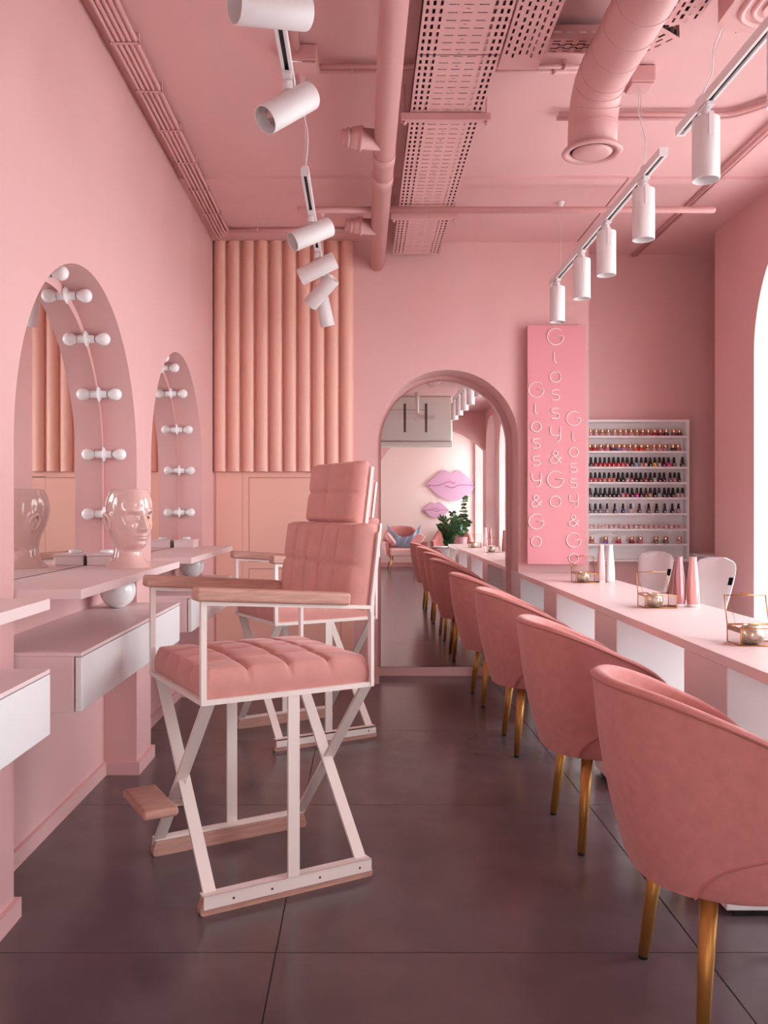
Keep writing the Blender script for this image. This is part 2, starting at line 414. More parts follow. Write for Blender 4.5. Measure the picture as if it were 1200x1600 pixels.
# ------------------------------------------------------------------ vanity niches on the left
POS = ['by the camera', 'behind the porcelain head', 'farthest from camera']
def vanity_mirror(a, b, label):
    c = (a+b)/2; r = (b-a)/2; y0 = a+0.055; y1 = b-0.055
    t = thing('vanity_mirror', label, 'mirror', (XLB, c, 1.006), 0, 'arched vanity mirrors on the left wall')
    zb = 1.006
    sh = [(y0, zb)]+arch_top(y0, y1, ZSP, 56)+[(y1, zb)]
    obj('glass', MB().add([(XLB+0.0105, y, z) for y, z in sh], [tuple(range(len(sh)))]), 'mirror', t, world=True)
    obj('backing', MB().prism(sh, XLB+0.001, XLB+0.010, mapL), 'mirror_edge', t, world=True)
    R = r-0.030; pts = []
    for k in range(-1, 10):
        pass
    ang = [3.4+23.85*k for k in range(8)]
    pos = [(c+R, ZSP-0.238)]+[(c+R*math.cos(math.radians(g)), ZSP+R*math.sin(math.radians(g))) for g in ang]+[(c-R, ZSP-0.238)]
    for (y, z) in pos:
        M = Matrix.Translation((XLB+0.001, y, z)) @ Matrix.Rotation(PI/2, 4, 'Y')
        hb = MB().lathe([(0.036, 0), (0.036, 0.008), (0.027, 0.014), (0.0175, 0.016), (0.0165, 0.046), (0.0175, 0.048)], 20, M)
        h = obj('bulb_holder', hb, 'socket', t, world=True)
        bl = MB().lathe([(0.0125, 0.045), (0.0145, 0.054), (0.021, 0.063), (0.0265, 0.074), (0.0285, 0.085), (0.0265, 0.096), (0.020, 0.1055), (0.010, 0.1115), (0.0005, 0.113)], 20, M)
        b_ = link('bulb', bl.mesh('bulb', 'bulb'), h); b_.data.transform(t.matrix_basis.inverted())
        bk = MB().lathe([(0.0145, 0.0445), (0.0145, 0.0505)], 16, M)
        k_ = link('thread', bk.mesh('thread', 'track_slot'), h); k_.data.transform(t.matrix_basis.inverted())
    return t
shelf_lab = ['pink-white vanity shelf nearest the camera, cut by left edge', 'pink-white vanity shelf carrying the porcelain head', 'pink-white vanity shelf in the niche nearest the end wall']
draw_lab = ['white drawer unit nearest the camera, cut by left edge', 'white floating drawer unit below the porcelain head shelf', 'white floating drawer unit nearest the end wall, behind chairs']
mir_lab = ['arched vanity mirror nearest the camera, out of frame at left', 'larger arched vanity mirror with bulbs behind the porcelain head', 'smaller-looking arched vanity mirror with bulbs nearest the end wall']
for i, (a, b) in enumerate(NICHES):
    a2, b2 = a+0.02, b-0.002
    sh = obj('vanity_shelf', MB().box(XLB+0.0005, a2-0.012, 0.973, -0.857, b2, 1.003), 'laminate_pink', None, bevel=0.0012)
    tag(sh, shelf_lab[i], 'shelf', 'vanity shelves on the left wall')
    d = thing('drawer_unit', draw_lab[i], 'drawer unit', (XLB, (a+b)/2, 0.627), 0, 'floating drawer units on the left wall')
    obj('body', MB().box(XLB+0.0005, a2-0.012, 0.627, -0.880, b2, 0.798), 'laminate_pink', d, bevel=0.001, world=True)
    obj('top_panel', MB().box(XLB+0.0005, a2-0.012, 0.7985, -0.857, b2, 0.810), 'laminate_pink', d, bevel=0.001, world=True)
    obj('drawer', MB().box(-0.875, a2-0.012, 0.630, -0.857, b2, 0.795), 'laminate_white', d, bevel=0.001, world=True)
    vanity_mirror(a, b, mir_lab[i])

def globe(loc, label):
    t = thing('globe_bowl', label, 'bowl', loc, 0, 'white lidded globes on the drawer units')
    r = 0.078
    def ring(z): return math.sqrt(max(0, r*r-(z-r*0.98)**2))
    zs = [0.0]+[0.154*i/20 for i in range(1, 15)]
    obj('bowl', MB().lathe([(0.030, 0.0)]+[(ring(z), z) for z in zs[1:]], 32), 'ceramic_white', t)
    zz = [zs[-1]+0.0015+(0.1535-zs[-1]-0.0015)*i/8 for i in range(9)]
    obj('lid', MB().lathe([(ring(z)+0.0008, z) for z in zz], 32), 'ceramic_white', t)
globe((-1.085, 3.80, 0.811), 'white lidded globe bowl under the porcelain head shelf')
globe((-1.085, 5.46, 0.811), 'white lidded globe bowl under the vanity shelf nearest end wall')

def makeup_box(loc, rz, label):
    t = thing('trinket_box', label, 'box', loc, rz, 'small white boxes on the vanity shelves')
    obj('box_body', MB().box(-0.062, -0.085, 0, 0.062, 0.085, 0.040), 'laminate_pink', t, bevel=0.002)
    obj('lid', MB().box(-0.066, -0.089, 0.0405, 0.066, 0.089, 0.049), 'laminate_pink', t, bevel=0.002)
    obj('puff', MB().lathe([(0.028, 0.0492), (0.030, 0.054), (0.030, 0.060), (0.026, 0.064), (0.018, 0.066)], 20), 'ceramic_white', t)
makeup_box((-1.135, 3.80, 1.0035), 0, 'small white lidded box half hidden behind the porcelain head')
makeup_box((-1.13, 5.50, 1.0035), 0, 'small white lidded box on the shelf nearest the end wall')

# porcelain head planter
def head_planter(loc, rz):
    t = thing('head_planter', 'glossy pink porcelain head planter with gold streaked eye', 'planter', loc, rz)
    H = 0.327
    # profile tables: (z, front, back, side) radii about the neck axis; face looks along -y
    front = [(0, .096), (.015, .082), (.035, .066), (.058, .056), (.072, .056), (.080, .070), (.088, .090), (.100, .100), (.125, .103), (.155, .104), (.19, .105), (.225, .107), (.26, .108), (.29, .103), (.315, .092), (.327, .085)]
    back = [(0, .096), (.015, .082), (.035, .068), (.06, .060), (.09, .060), (.12, .068), (.15, .082), (.19, .100), (.23, .110), (.26, .111), (.29, .104), (.315, .092), (.327, .085)]
    side = [(0, .096), (.015, .082), (.035, .066), (.06, .058), (.075, .055), (.09, .056), (.12, .067), (.15, .077), (.18, .084), (.21, .087), (.24, .089), (.265, .089), (.29, .085), (.315, .077), (.327, .071)]
    def g(x, s): return math.exp(-(x/s)**2)
    NT, NZ = 112, 110; P = []
    for i in range(NT):
        th = 2*PI*i/NT - PI; row = []    # th=0 is the face
        for j in range(NZ+1):
            z = H*j/NZ
            f = sinterp(front, z); bk = sinterp(back, z); sd = sinterp(side, z)
            c, s_ = math.cos(th), math.sin(th); a = f if c > 0 else bk
            e = 2.1
            r = (abs(c/a)**e + abs(s_/sd)**e)**(-1/e)
            x = abs(th)
            r += 0.024*g(th, .12)*g(z-.163, .014) + 0.019*g(th, .09)*g(z-.182, .022) + 0.010*g(th, .075)*g(z-.212, .022)   # nose
            r += 0.007*g(x-.16, .06)*g(z-.158, .009)
            r -= 0.015*g(x-.38, .18)*g(z-.212, .017)                       # eye sockets
            r += 0.008*g(x-.38, .15)*g(z-.209, .009)                        # lids
            r += 0.008*g(x-.38, .28)*g(z-.238, .010)                        # brows
            r += 0.006*g(x-.60, .22)*g(z-.172, .022)                        # cheeks
            r += 0.010*g(th, .20)*g(z-.1345, .0055) + 0.010*g(th, .17)*g(z-.1225, .0060) - 0.006*g(th, .23)*g(z-.1285, .0028)
            r -= 0.005*g(th, .2)*g(z-.112, .006); r += 0.006*g(th, .22)*g(z-.098, .010)
            ear = g(x-1.62, .13)*g(z-.190, .030)
            r += 0.016*ear - 0.008*g(x-1.60, .07)*g(z-.190, .014)
            yc = -0.006*max(0, min(1, (z-.09)/.05))
            row.append((r*s_, -r*c+yc, z))
        P.append(row)
    for sx in (-1, 1):
        ring = [Vector((sx*(.090+.006*math.sin(a)), .010-.020*math.cos(a)+.006*math.sin(a), .192+.031*math.sin(a))) for a in [2*PI*k/28 for k in range(28)]]
        obj('ear', MB().tube(ring, [.0075+.002*math.sin(2*PI*k/28) for k in range(28)], 10, closed=True).lathe([(.001, -.004), (.014, -.003), (.017, 0), (.012, .003), (.001, .004)], 18, Matrix.Translation((sx*.086, .010, .192)) @ Matrix.Rotation(PI/2, 4, 'Y') @ Matrix.Diagonal((1.5, 1.0, 1.0, 1.0))), 'ceramic_pink', t)
    inner = []
    for row in P:
        x, y, z = row[-1]; inner.append([(x, y, z), (x*.96, y*.96, z+.002), (x*.9, y*.9, z), (x*.88, y*.88, z-.05), (0, 0, z-.06)])
    mb = MB().grid([r[:]+i_[1:] for r, i_ in zip(P, inner)], True)
    obj('head', mb, 'ceramic_pink', t)
    # gold streak down over the left eye: a thin proud patch following the surface
    def surf(th, z):
        i = (th+PI)/(2*PI)*NT; i0 = int(i) % NT; i1 = (i0+1) % NT; u = i-int(i); j = min(NZ-1, int(z/H*NZ)); v = z/H*NZ-j
        def L(p, q, k): return Vector(p)*(1-k)+Vector(q)*k
        return L(L(P[i0][j], P[i1][j], u), L(P[i0][j+1], P[i1][j+1], u), v)
    gm = MB(); rows = []
    for k in range(34):
        z = 0.254-0.098*k/33; q = k/33
        w = 0.05*math.sin(PI*min(1, q*1.15+0.02))**0.6*(0.65+0.35*math.sin(q*17)) if q < .87 else 0.008
        if abs(z-.211) < .008: w += 0.10*(1-abs(z-.211)/.008)
        row = []
        for m_ in range(7):
            th = 0.40+0.03*math.sin(q*9)+w*(m_/6-0.5)*2; p = surf(th, z); row.append(tuple(p*1.0+Vector((p.x, p.y, 0)).normalized()*(0.0012 if 0 < m_ < 6 else 0.0002)))
        rows.append(row)
    obj('gold_streak', gm.grid(rows), 'gold_mirror', t)
head_planter((-0.985, 3.60, 1.0035), math.radians(47))

# ------------------------------------------------------------------ tufted cushions
def cushion(lx, ly, h, nx, ny, M, groove=0.016, crown=0.012, edge=0.016):
    """padded block lying in x,y with its quilted face up (+z), then moved by M"""
    rx, ry = nx*16, ny*16
    xs = [lx*(i/rx-0.5) for i in range(rx+1)]; ys = [ly*(j/ry-0.5) for j in range(ry+1)]
    def top(x, y):
        ex = max(0.0, (lx/2-abs(x))); ey = max(0.0, (ly/2-abs(y)))
        z = h+crown*(1-(2*x/lx)**2)*(1-(2*y/ly)**2)
        for d, n, L in ((x, nx, lx), (y, ny, ly)):
            c = (d/L+0.5)*n; k = round(c)
            if 0 < k < n: z -= groove*math.exp(-(abs(c-k)*L/n/0.008))
        for e in (ex, ey):
            if e < edge: z -= edge*(1-math.sqrt(max(0, 1-(1-e/edge)**2)))
        return z
    mb = MB(); mb.grid([[tuple(M @ Vector((x, y, top(x, y)))) for y in ys] for x in xs])
    # sides, bulging slightly
    per = [(x, ys[0]) for x in xs]+[(xs[-1], y) for y in ys[1:]]+[(x, ys[-1]) for x in xs[::-1][1:]]+[(xs[0], y) for y in ys[::-1][1:-1]]
    rows = []
    for (x, y) in per:
        z1 = top(x, y); row = []
        nx_ = (1 if x > 0 else -1) if abs(abs(x)-lx/2) < 1e-6 else 0; ny_ = (1 if y > 0 else -1) if abs(abs(y)-ly/2) < 1e-6 else 0
        for k in range(7):
            q = k/6; bl = 0.008*math.sin(PI*q)**0.7
            row.append(tuple(M @ Vector((x+nx_*bl, y+ny_*bl, z1*(1-q)))))
        rows.append(row)
    mb.grid(rows, True)
    mb.add([tuple(M @ Vector(p)) for p in ((-lx/2,-ly/2,0),(lx/2,-ly/2,0),(lx/2,ly/2,0),(-lx/2,ly/2,0))], [(0,3,2,1)])
    return mb
def cushion_obj(name, m, parent, *a, **k):
    me = cushion(*a, **k).mesh(name, m)
    bm = bmesh.new(); bm.from_mesh(me); bmesh.ops.remove_doubles(bm, verts=bm.verts, dist=1e-5); bmesh.ops.recalc_face_normals(bm, faces=bm.faces); bm.to_mesh(me); bm.free()
    return link(name, me, parent)

# ------------------------------------------------------------------ high make-up chairs
def makeup_chair(loc, rz, label):
    t = thing('makeup_chair', label, 'chair', loc, rz, 'high make-up chairs before the vanity shelves')
    hx, hy = 0.297, 0.277
    for s in (-1, 1):
        y = s*hy
        r = obj('runner', MB().prism([(-hx-.006, 0.004), (-hx+.002, 0.0), (hx+.004, 0), (hx+.008, 0.012), (hx-.004, 0.055), (-hx+.004, 0.055), (-hx-.008, 0.02)], y-s*0.034, y-s*0.001, lambda a, b, q: (a, q, b)), 'wood', t, bevel=0.002)
        pl = MB().box(-hx+.001, min(y-s*.001, y+s*.006), 0.022, hx-.001, max(y-s*.001, y+s*.006), 0.062)
        pl.box(-hx+.001, min(y-s*.034, y+s*.006), 0.0555, hx-.001, max(y-s*.034, y+s*.006), 0.062)
        p_ = obj('foot_plate', pl, 'cream_metal', t)
        for sx in (-.20, -.07, .10, .25):
            M = Matrix.Translation((sx, y+s*.006, 0.040)) @ Matrix.Rotation(-s*PI/2, 4, 'X')
            o = link('screw', MB().lathe([(0.0042, 0), (0.0042, 0.001), (0.0018, 0.0016)], 12, M).mesh('screw', 'mirror_edge'), p_)
        obj('post', MB().box(-0.013, y-0.005, 0.055, 0.027, y+0.005, 0.655), 'cream_metal', t)
    for x in (-hx, hx):
        k = 1 if x > 0 else -1
        for s in (-1, 1):
            dx = -k*(0.018 if s < 0 else 0.029)
            obj('leg', MB().bar((x+dx, -s*hy, 0.030), (x+dx, s*hy, 0.655), 0.041, 0.0105, up=(1, 0, 0)), 'cream_metal', t)
    q = 0.0075
    sf = MB()
    for (p0, p1) in (((-hx,-hy,.655),(hx,-hy,.655)), ((-hx,hy,.655),(hx,hy,.655)), ((-hx,-hy,.655),(-hx,hy,.655)), ((hx,-hy,.655),(hx,hy,.655))):
        sf.bar(p0, p1, 0.016, 0.016)
    sf.box(-hx, -hy, .652, hx, hy, .6575)
    obj('seat_frame', sf, 'cream_metal', t)
    for s in (-1, 1):
        y = s*hy
        af = MB().bar((-hx, y, .648), (-hx, y, .968), 0.018, 0.018, up=(1, 0, 0))
        af.bar((hx, y, .648), (hx, y, .922), 0.022, 0.012, up=(0, 1, 0))
        af.bar((-hx-.008, y, .962), (hx+.006, y, .915), 0.012, 0.020)
        obj('arm_frame', af, 'cream_metal', t)
        bx = MB().bar((-hx-.030, y, .991), (.205, y, .949), 0.042, 0.058)
        obj('armrest', bx, 'wood', t, bevel=0.010, bseg=3)
    # back uprights, lean backwards
    lean = math.atan2(0.035, 0.26)
    for s in (-1, 1):
        obj('back_post', MB().bar((hx-.004, s*hy, .90), (hx+.030, s*hy, 1.170), 0.012, 0.022, up=(1, 0, 0)), 'cream_metal', t)
        obj('head_post', MB().bar((hx+.012, s*0.158, .93), (hx+.072, s*0.158, 1.400), 0.012, 0.018, up=(1, 0, 0)), 'cream_metal', t)
    obj('back_rail', MB().bar((hx+.010, -hy, .935), (hx+.010, hy, .935), 0.03, 0.008).bar((hx+.032, -hy, 1.10), (hx+.032, hy, 1.10), 0.03, 0.008), 'cream_metal', t)
    cushion_obj('seat_cushion', 'velvet_seat', t, 2*hx-.022, 2*hy-.022, 0.094, 4, 4, Matrix.Translation((0, 0, .6585)), crown=0.020)
    def back_m(x, z): # local +z of the cushion looks along -x
        return Matrix.Translation((x, 0, z)) @ Matrix.Rotation(lean, 4, 'Y') @ Matrix(((0,0,-1,0),(0,1,0,0),(1,0,0,0),(0,0,0,1)))
    cushion_obj('back_cushion', 'velvet_seat', t, 0.278, 2*hy-.006, 0.090, 2, 5, back_m(hx+.008, 1.050), groove=0.011, crown=0.012)
    cushion_obj('head_cushion', 'velvet_seat', t, 0.215, 0.33, 0.070, 2, 2, back_m(hx+.044, 1.302), groove=0.010, crown=0.010)
    obj('footrest', MB().box(-0.442, -0.135, 0.270, -0.326, 0.135, 0.300), 'wood', t, bevel=0.013, bseg=4)
    obj('footrest_bracket', MB().box(-0.335, -0.02, 0.262, -0.262, 0.02, 0.269).box(-0.270, -0.02, 0.262, -0.264, 0.02, 0.345), 'cream_metal', t)
    return t
CR = math.radians(29.5)
mc = makeup_chair((-0.363, 2.998, 0), CR, 'high pink quilted make-up chair in the foreground, wooden footrest')
dup(mc, (-0.318, 4.775, 0), CR, 'high pink quilted make-up chair farther back, mostly hidden by the first')

# ------------------------------------------------------------------ pink tub chairs
def tub_chair(loc, rz, label):
    t = thing('tub_chair', label, 'chair', loc, rz, 'pink velvet tub chairs along the nail bar')
    rimz = [(-.33, .822), (-.24, .806), (-.12, .765), (-.02, .722), (.06, .684), (.13, .638), (.19, .575), (.235, .50)]
    botz = [(-.40, .345), (-.172, .345), (-.155, .350), (-.143, .378), (-.105, .420), (-.05, .448), (.03, .466), (.24, .472)]
    NU = 72; NV = 16
    def plan(u, v, inset=0.0):
        """u in [-1,1] along the U, v in 0..1 up; returns x, y"""
        fl = v**0.85; bul = math.sin(PI*min(1, v))*0.012
        a = 0.232+0.092*fl+bul-inset; b = 0.238+0.052*fl+bul-inset; s = 1 if u >= 0 else -1; w = abs(u)
        if w < 0.62:
            an = w/0.62*PI/2; e = 0.92
            x = -a*math.cos(an)**e; y = b*math.sin(an)**e
        else:
            q = (w-0.62)/0.38; x = q*0.235; y = b*(1-0.10*q*q)
        return x, s*y
    us = [2*i/NU-1 for i in range(NU+1)]
    # v is measured on the full height 0.345..0.82
    Z0, Z1 = 0.345, 0.822
    def pt(u, k, inset):
        # find limits of this u-column by the x of mid height
        x, _ = plan(u, 0.8); zt = sinterp(rimz, x); xb, _ = plan(u, 0.1); zb = sinterp(botz, xb)
        z = zb+(zt-zb)*k; v = (z-Z0)/(Z1-Z0); X, Y = plan(u, max(0, v), inset); return (X, Y, z)
    out = []; th = 0.034
    for u in us:
        col = [pt(u, j/NV, 0.0) for j in range(NV+1)]
        top_o = Vector(col[-1]); top_i = Vector(pt(u, 1.0, th)); mid = (top_o+top_i)/2; hw = (top_o-top_i)/2
        cap = [tuple(mid+hw*math.cos(a)+Vector((0, 0, 0.013*math.sin(a)))) for a in [PI*k/6 for k in range(1, 6)]]
        inn = [pt(u, 1-j/NV*0.92, th) for j in range(NV+1)]
        bot = [pt(u, 0.0, th*0.6)]
        out.append(col+cap+inn+bot+[col[0]])
    mb = MB().grid(out)
    for e in (0, -1):
        c = out[e]; n = len(c)-1; mb.add(c[:n], [tuple(range(n))])
    sh = obj('shell', mb, 'velvet_pink', t)
    rim = [Vector(pt(u, 1.0, -0.001)) for u in us]
    obj('piping', MB().tube(rim, 0.0045, 8), 'piping', sh)
    cut = [Vector(pt(u, 0.0, 0.002)) for u in us if plan(u, .1)[0] > -.168 and u > 0]
    cut2 = [Vector((p.x, -p.y, p.z)) for p in cut]
    for c in (cut, cut2): obj('piping', MB().tube([Vector((c[0].x-.004, c[0].y, .345))]+c if abs(c[0].z-.345) < .01 else c, 0.0045, 8), 'piping', sh)
    # seat base seen in the cut-out, and the seat cushion
    def slab(z0, z1, ins, xf, rnd):
        loop = []
        for k, (z, d) in enumerate(((z0, rnd), (z0+rnd*.4, rnd*.25), (z0+rnd, 0), (z1-rnd, 0), (z1-rnd*.3, rnd*.3), (z1, rnd*1.2))):
            pts = []
            for u in us:
                v = max(0, (z-Z0)/(Z1-Z0)); x, y = plan(u, v, ins+d); pts.append((x*(xf/0.235) if x > 0 else x, y, z))
            # close the front with a gentle curve
            xa, ya = pts[-1][0], pts[-1][1]; xb, yb = pts[0][0], pts[0][1]
            for q in range(1, 12):
                w = q/12; pts.append((xa+0.045*math.sin(PI*w)-d*0, ya+(yb-ya)*w, z))
            loop.append(pts)
        m_ = MB(); n = len(loop[0])
        m_.grid([[loop[k][i] for k in range(len(loop))] for i in range(n)], True)
        m_.add(loop[0], [tuple(range(n))[::-1]]); m_.add(loop[-1], [tuple(range(n))]); return m_
    obj('seat_base', slab(0.338, 0.462, 0.012, 0.235, 0.012), 'velvet_pink', t)
    obj('seat_cushion', slab(0.463, 0.515, 0.036, 0.235, 0.018), 'velvet_pink', t)
    for (x0, y0, x1, y1) in ((-.105, .165, -.138, .205), (-.105, -.165, -.138, -.205), (.20, .16, .235, .20), (.20, -.16, .235, -.20)):
        l_ = obj('leg', MB().cyl((x0, y0, .345), (x1, y1, .010), 0.0215, 0.0145, 20), 'gold', t)
        f_ = MB().cyl((x1, y1, .012), (x1, y1, 0.0), 0.0135, 0.0125, 16)
        obj('foot_cap', f_, 'dark_rubber', l_)
    return t
TC = [(0.922, 2.17, 0), (0.928, 3.29, 0), (0.921, 4.50, 0), (0.898, 5.59, 0)]
tl = ['pink velvet tub chair nearest the camera, cut by right edge', 'pink velvet tub chair, second from the camera along the nail bar',
      'pink velvet tub chair, third from the camera along the nail bar', 'pink velvet tub chair nearest the arched mirror']
tc0 = tub_chair(TC[0], 0, tl[0])
for p, r, lb in zip(TC[1:], (0.02, -0.015, 0.03), tl[1:]): dup(tc0, p, r, lb)

# ------------------------------------------------------------------ nail bar
DX0, DX1, DZ = 1.115, 1.62, 0.798
nb = thing('nail_bar', 'long pink nail bar with white pedestals beside the tub chairs', 'desk', (1.37, 4.0, 0))
obj('worktop', MB().box(DX0, 1.80, DZ-0.032, DX1, YF-0.019, DZ).box(DX0, YF-0.019, DZ-0.032, NX1-0.001, YFB-0.019, DZ), 'laminate_pink', nb, bevel=0.0015, world=True)
for (y0, y1) in ((1.82, 1.86), (2.608, 2.954), (3.735, 4.088), (4.886, 5.23), (6.0, YF-0.019)):
    pd = obj('pedestal', MB().box(DX0+0.004, y0, 0.022, DX1-0.02, y1, DZ-0.0325), 'laminate_white', nb, bevel=0.001, world=True)
    fm_ = MB().box(DX0+0.0015, y0+.0005, 0.022, DX0+0.004, y1-.0005, DZ-0.034)  # pink face stands in for bounced light on the white pedestal front
    o = link('bounce_tint_front', fm_.mesh('bounce_tint_front', 'laminate_pink'), pd); o.data.transform(nb.matrix_basis.inverted())
    o = link('plinth', MB().box(DX0+0.03, y0+.012, 0.0, DX1-0.05, y1-.012, 0.022).mesh('plinth', 'dark_rubber'), pd); o.data.transform(nb.matrix_basis.inverted())
obj('end_strip', MB().box(DX0+0.0025, YF-0.018, 0.07, NX1-0.001, YFB-0.019, DZ-0.033), 'laminate_pink', nb, world=True)

def glass_box(loc, label):
    t = thing('glass_trinket_box', label, 'glass box', loc, 0, 'brass-edged glass boxes on the nail bar')
    w, d, h = 0.142, 0.105, 0.058; r = 0.0019
    fr = MB()
    for z in (r, h):
        c = [(0,0,z),(w,0,z),(w,d,z),(0,d,z)]
        for i in range(4): fr.cyl(c[i], c[(i+1) % 4], r, n=6)
    for (x, y) in ((0,0),(w,0),(w,d),(0,d)): fr.cyl((x,y,r), (x,y,h), r, n=6)
    obj('brass_frame', fr, 'brass_thin', t)
    for q in ([(0,0,r),(w,0,r),(w,0,h),(0,0,h)], [(0,d,r),(w,d,r),(w,d,h),(0,d,h)], [(0,0,r),(0,d,r),(0,d,h),(0,0,h)], [(w,0,r),(w,d,r),(w,d,h),(w,0,h)], [(0,0,.001),(w,0,.001),(w,d,.001),(0,d,.001)]):
        obj('pane', MB().add(q, [(0,1,2,3)]), 'clear_glass', t)
    lt = math.radians(14); L = 0.098
    def lp(x, q): return (x, d+q*math.sin(lt)+0.001, h+q*math.cos(lt)+0.002)
    lf = MB()
    c = [lp(0,0), lp(w,0), lp(w,L), lp(0,L)]
    for i in range(4): lf.cyl(c[i], c[(i+1) % 4], r, n=6)
    lid = obj('lid_frame', lf, 'brass_thin', t)
    obj('lid_pane', MB().add([lp(.001,.001), lp(w-.001,.001), lp(w-.001,L-.001), lp(.001,L-.001)], [(0,1,2,3)]), 'clear_glass', lid)
    hp = smooth_path([lp(w/2-.014, L), lp(w/2-.010, L+.006), lp(w/2+.010, L+.006), lp(w/2+.014, L)], 4)
    obj('handle', MB().tube(hp, 0.0016, 6), 'brass_thin', lid)
    obj('chain', MB().tube(smooth_path([lp(.004, L*.92), (.006, d*.75, h+.045), (.004, d*.45, h+.002)], 6), 0.0010, 6), 'brass_thin', t)
    return t
def votive(loc, label):
    t = obj('votive_holder', MB().lathe([(0.020,0.0),(0.030,0.003),(0.039,0.018),(0.041,0.032),(0.037,0.048),(0.028,0.058),(0.026,0.061),(0.024,0.061),(0.026,0.055),(0.032,0.046),(0.035,0.032),(0.030,0.012),(0.001,0.008)], 32, cap1=False), 'mercury', None)
    t.location = loc; tag(t, label, 'candle holder', 'mercury-glass votives in the glass boxes')
for i, ((x, y), where) in enumerate((((1.245, 2.80), 'nearest the camera'), ((1.287, 3.87), 'midway along the nail bar'), ((1.300, 5.18), 'nearest the pink sign'))):
    glass_box((x, y, DZ+0.0005), 'open brass-edged glass box %s' % where)
    votive((x+0.058, y+0.052, DZ+0.0028), 'crackled mercury-glass votive in the glass box %s' % where)
def vase(loc, m, label, rz=0.0):
    t = thing('bottle_vase', label, 'vase', loc, rz, 'slim bottle vases on the nail bar')
    def sq(w, z, n=28, e=3.2): return [((w*abs(math.cos(a))**(2/e))*(1 if math.cos(a) >= 0 else -1), (w*abs(math.sin(a))**(2/e))*(1 if math.sin(a) >= 0 else -1), z) for a in [2*PI*k/n for k in range(n)]]
    pr = [(.0255,.012),(.027,.03),(.0265,.06),(.0235,.11),(.019,.16),(.0155,.20),(.0145,.226),(.0145,.230),(.0125,.230),(.0125,.20)]
    rows = [sq(w, z) for w, z in pr]; mb = MB().grid([[rows[k][i] for k in range(len(rows))] for i in range(28)], True); mb.add(rows[0], [tuple(range(28))[::-1]])
    obj('glass_body', mb, m, t)
    rows = [sq(w, z) for w, z in ((.023,.0),(.0255,.002),(.0255,.0118))]
    mb = MB().grid([[rows[k][i] for k in range(3)] for i in range(28)], True); mb.add(rows[0], [tuple(range(28))[::-1]]); mb.add(rows[-1], [tuple(range(28))])
    obj('foot', mb, 'glass_foot', t)
vase((1.474, 5.25, DZ+.0003), 'vase_blush', 'blush bottle vase beside the white one near the sign', .1)
vase((1.527, 5.24, DZ+.0003), 'vase_white', 'white bottle vase near the pink sign')
vase((1.472, 3.96, DZ+.0003), 'vase_mauve', 'darker mauve bottle vase midway along the nail bar', .1)
vase((1.530, 3.94, DZ+.0003), 'vase_rose', 'light rose bottle vase midway along the nail bar')
vase((1.475, 2.58, DZ+.0003), 'vase_blush', 'grey-blush bottle vase, only seen in the mirror')
vase((1.540, 2.52, DZ+.0003), 'vase_mauve', 'mauve bottle vase, only seen in the mirror')

# white manicure chairs behind the bar
def work_chair(loc, rz, label):
    t = thing('manicure_chair', label, 'chair', loc, rz, 'white manicure chairs behind the nail bar')
    # backrest: faces -x, wide rounded top tapering down
    def outline(k):   # half width at height fraction
        return sinterp([(0, .08), (.25, .105), (.6, .138), (.82, .15), (.92, .142), (.97, .115), (1.0, .06)], k)
    z0, z1 = .54, .955; NZ, NW = 24, 16; F = []; B = []
    for i in range(NZ+1):
        k = i/NZ; z = z0+(z1-z0)*k; hw = outline(k); xb = 0.20+0.07*k; f = []; b = []
        for j in range(NW+1):
            q = 2*j/NW-1; edge = (1-abs(q)**4)*(1-k**10)*0.6+0.4*(1-abs(q)**8)
            cx = xb-0.05*q*q
            f.append((cx-0.032*edge, hw*q, z)); b.append((cx+0.026*edge, hw*q, z))
        F.append(f); B.append(b)
    mb = MB().grid(F).grid([r[::-1] for r in B])
    mb.add(F[0]+B[0][::-1], [tuple(range(2*(NW+1)))]); mb.add(F[-1]+B[-1][::-1], [tuple(range(2*(NW+1)))])
    bk = obj('backrest', mb, 'leather_white', t)
    def face(q, z):
        k = (z-z0)/(z1-z0); edge = (1-abs(q)**4)*(1-k**10)*0.6+0.4*(1-abs(q)**8)
        return (0.20+0.07*k-0.05*q*q-0.032*edge-.0022, outline(k)*q, z)
    obj('side_tag', MB().grid([[face(-.97+.05*i, .800+.0225*j) for j in range(3)] for i in range(5)]), 'black_mark', bk)
    obj('back_stem', MB().bar((0.22, 0, .60), (0.06, 0, .43), 0.05, 0.012, up=(0, 1, 0)), 'chrome', t)
    obj('seat', MB().lathe([(.05,.435),(.17,.437),(.205,.45),(.215,.475),(.205,.50),(.16,.512),(.001,.515)], 36), 'leather_white', t)
    obj('gas_lift', MB().cyl((0,0,.09), (0,0,.435), .025, .02), 'chrome', t)
    for k in range(5):
        a = 2*PI*k/5+.3; x, y = math.cos(a), math.sin(a)
        l_ = obj('base_arm', MB().bar((0,0,.085), (.26*x,.26*y,.066), 0.035, 0.022, up=(-y, x, 0)), 'chrome', t)
        obj('castor', MB().cyl((.25*x-.014*y,.25*y+.014*x,.027), (.25*x+.014*y,.25*y-.014*x,.027), .027, n=16), 'dark_rubber', l_)
    return t
wc = work_chair((1.945, 5.055, 0), math.radians(26), 'white manicure chair behind the rose vases, dark side tag')
dup(wc, (1.84, 5.76, 0), math.radians(30), 'white manicure chair before the polish rack, farther back')

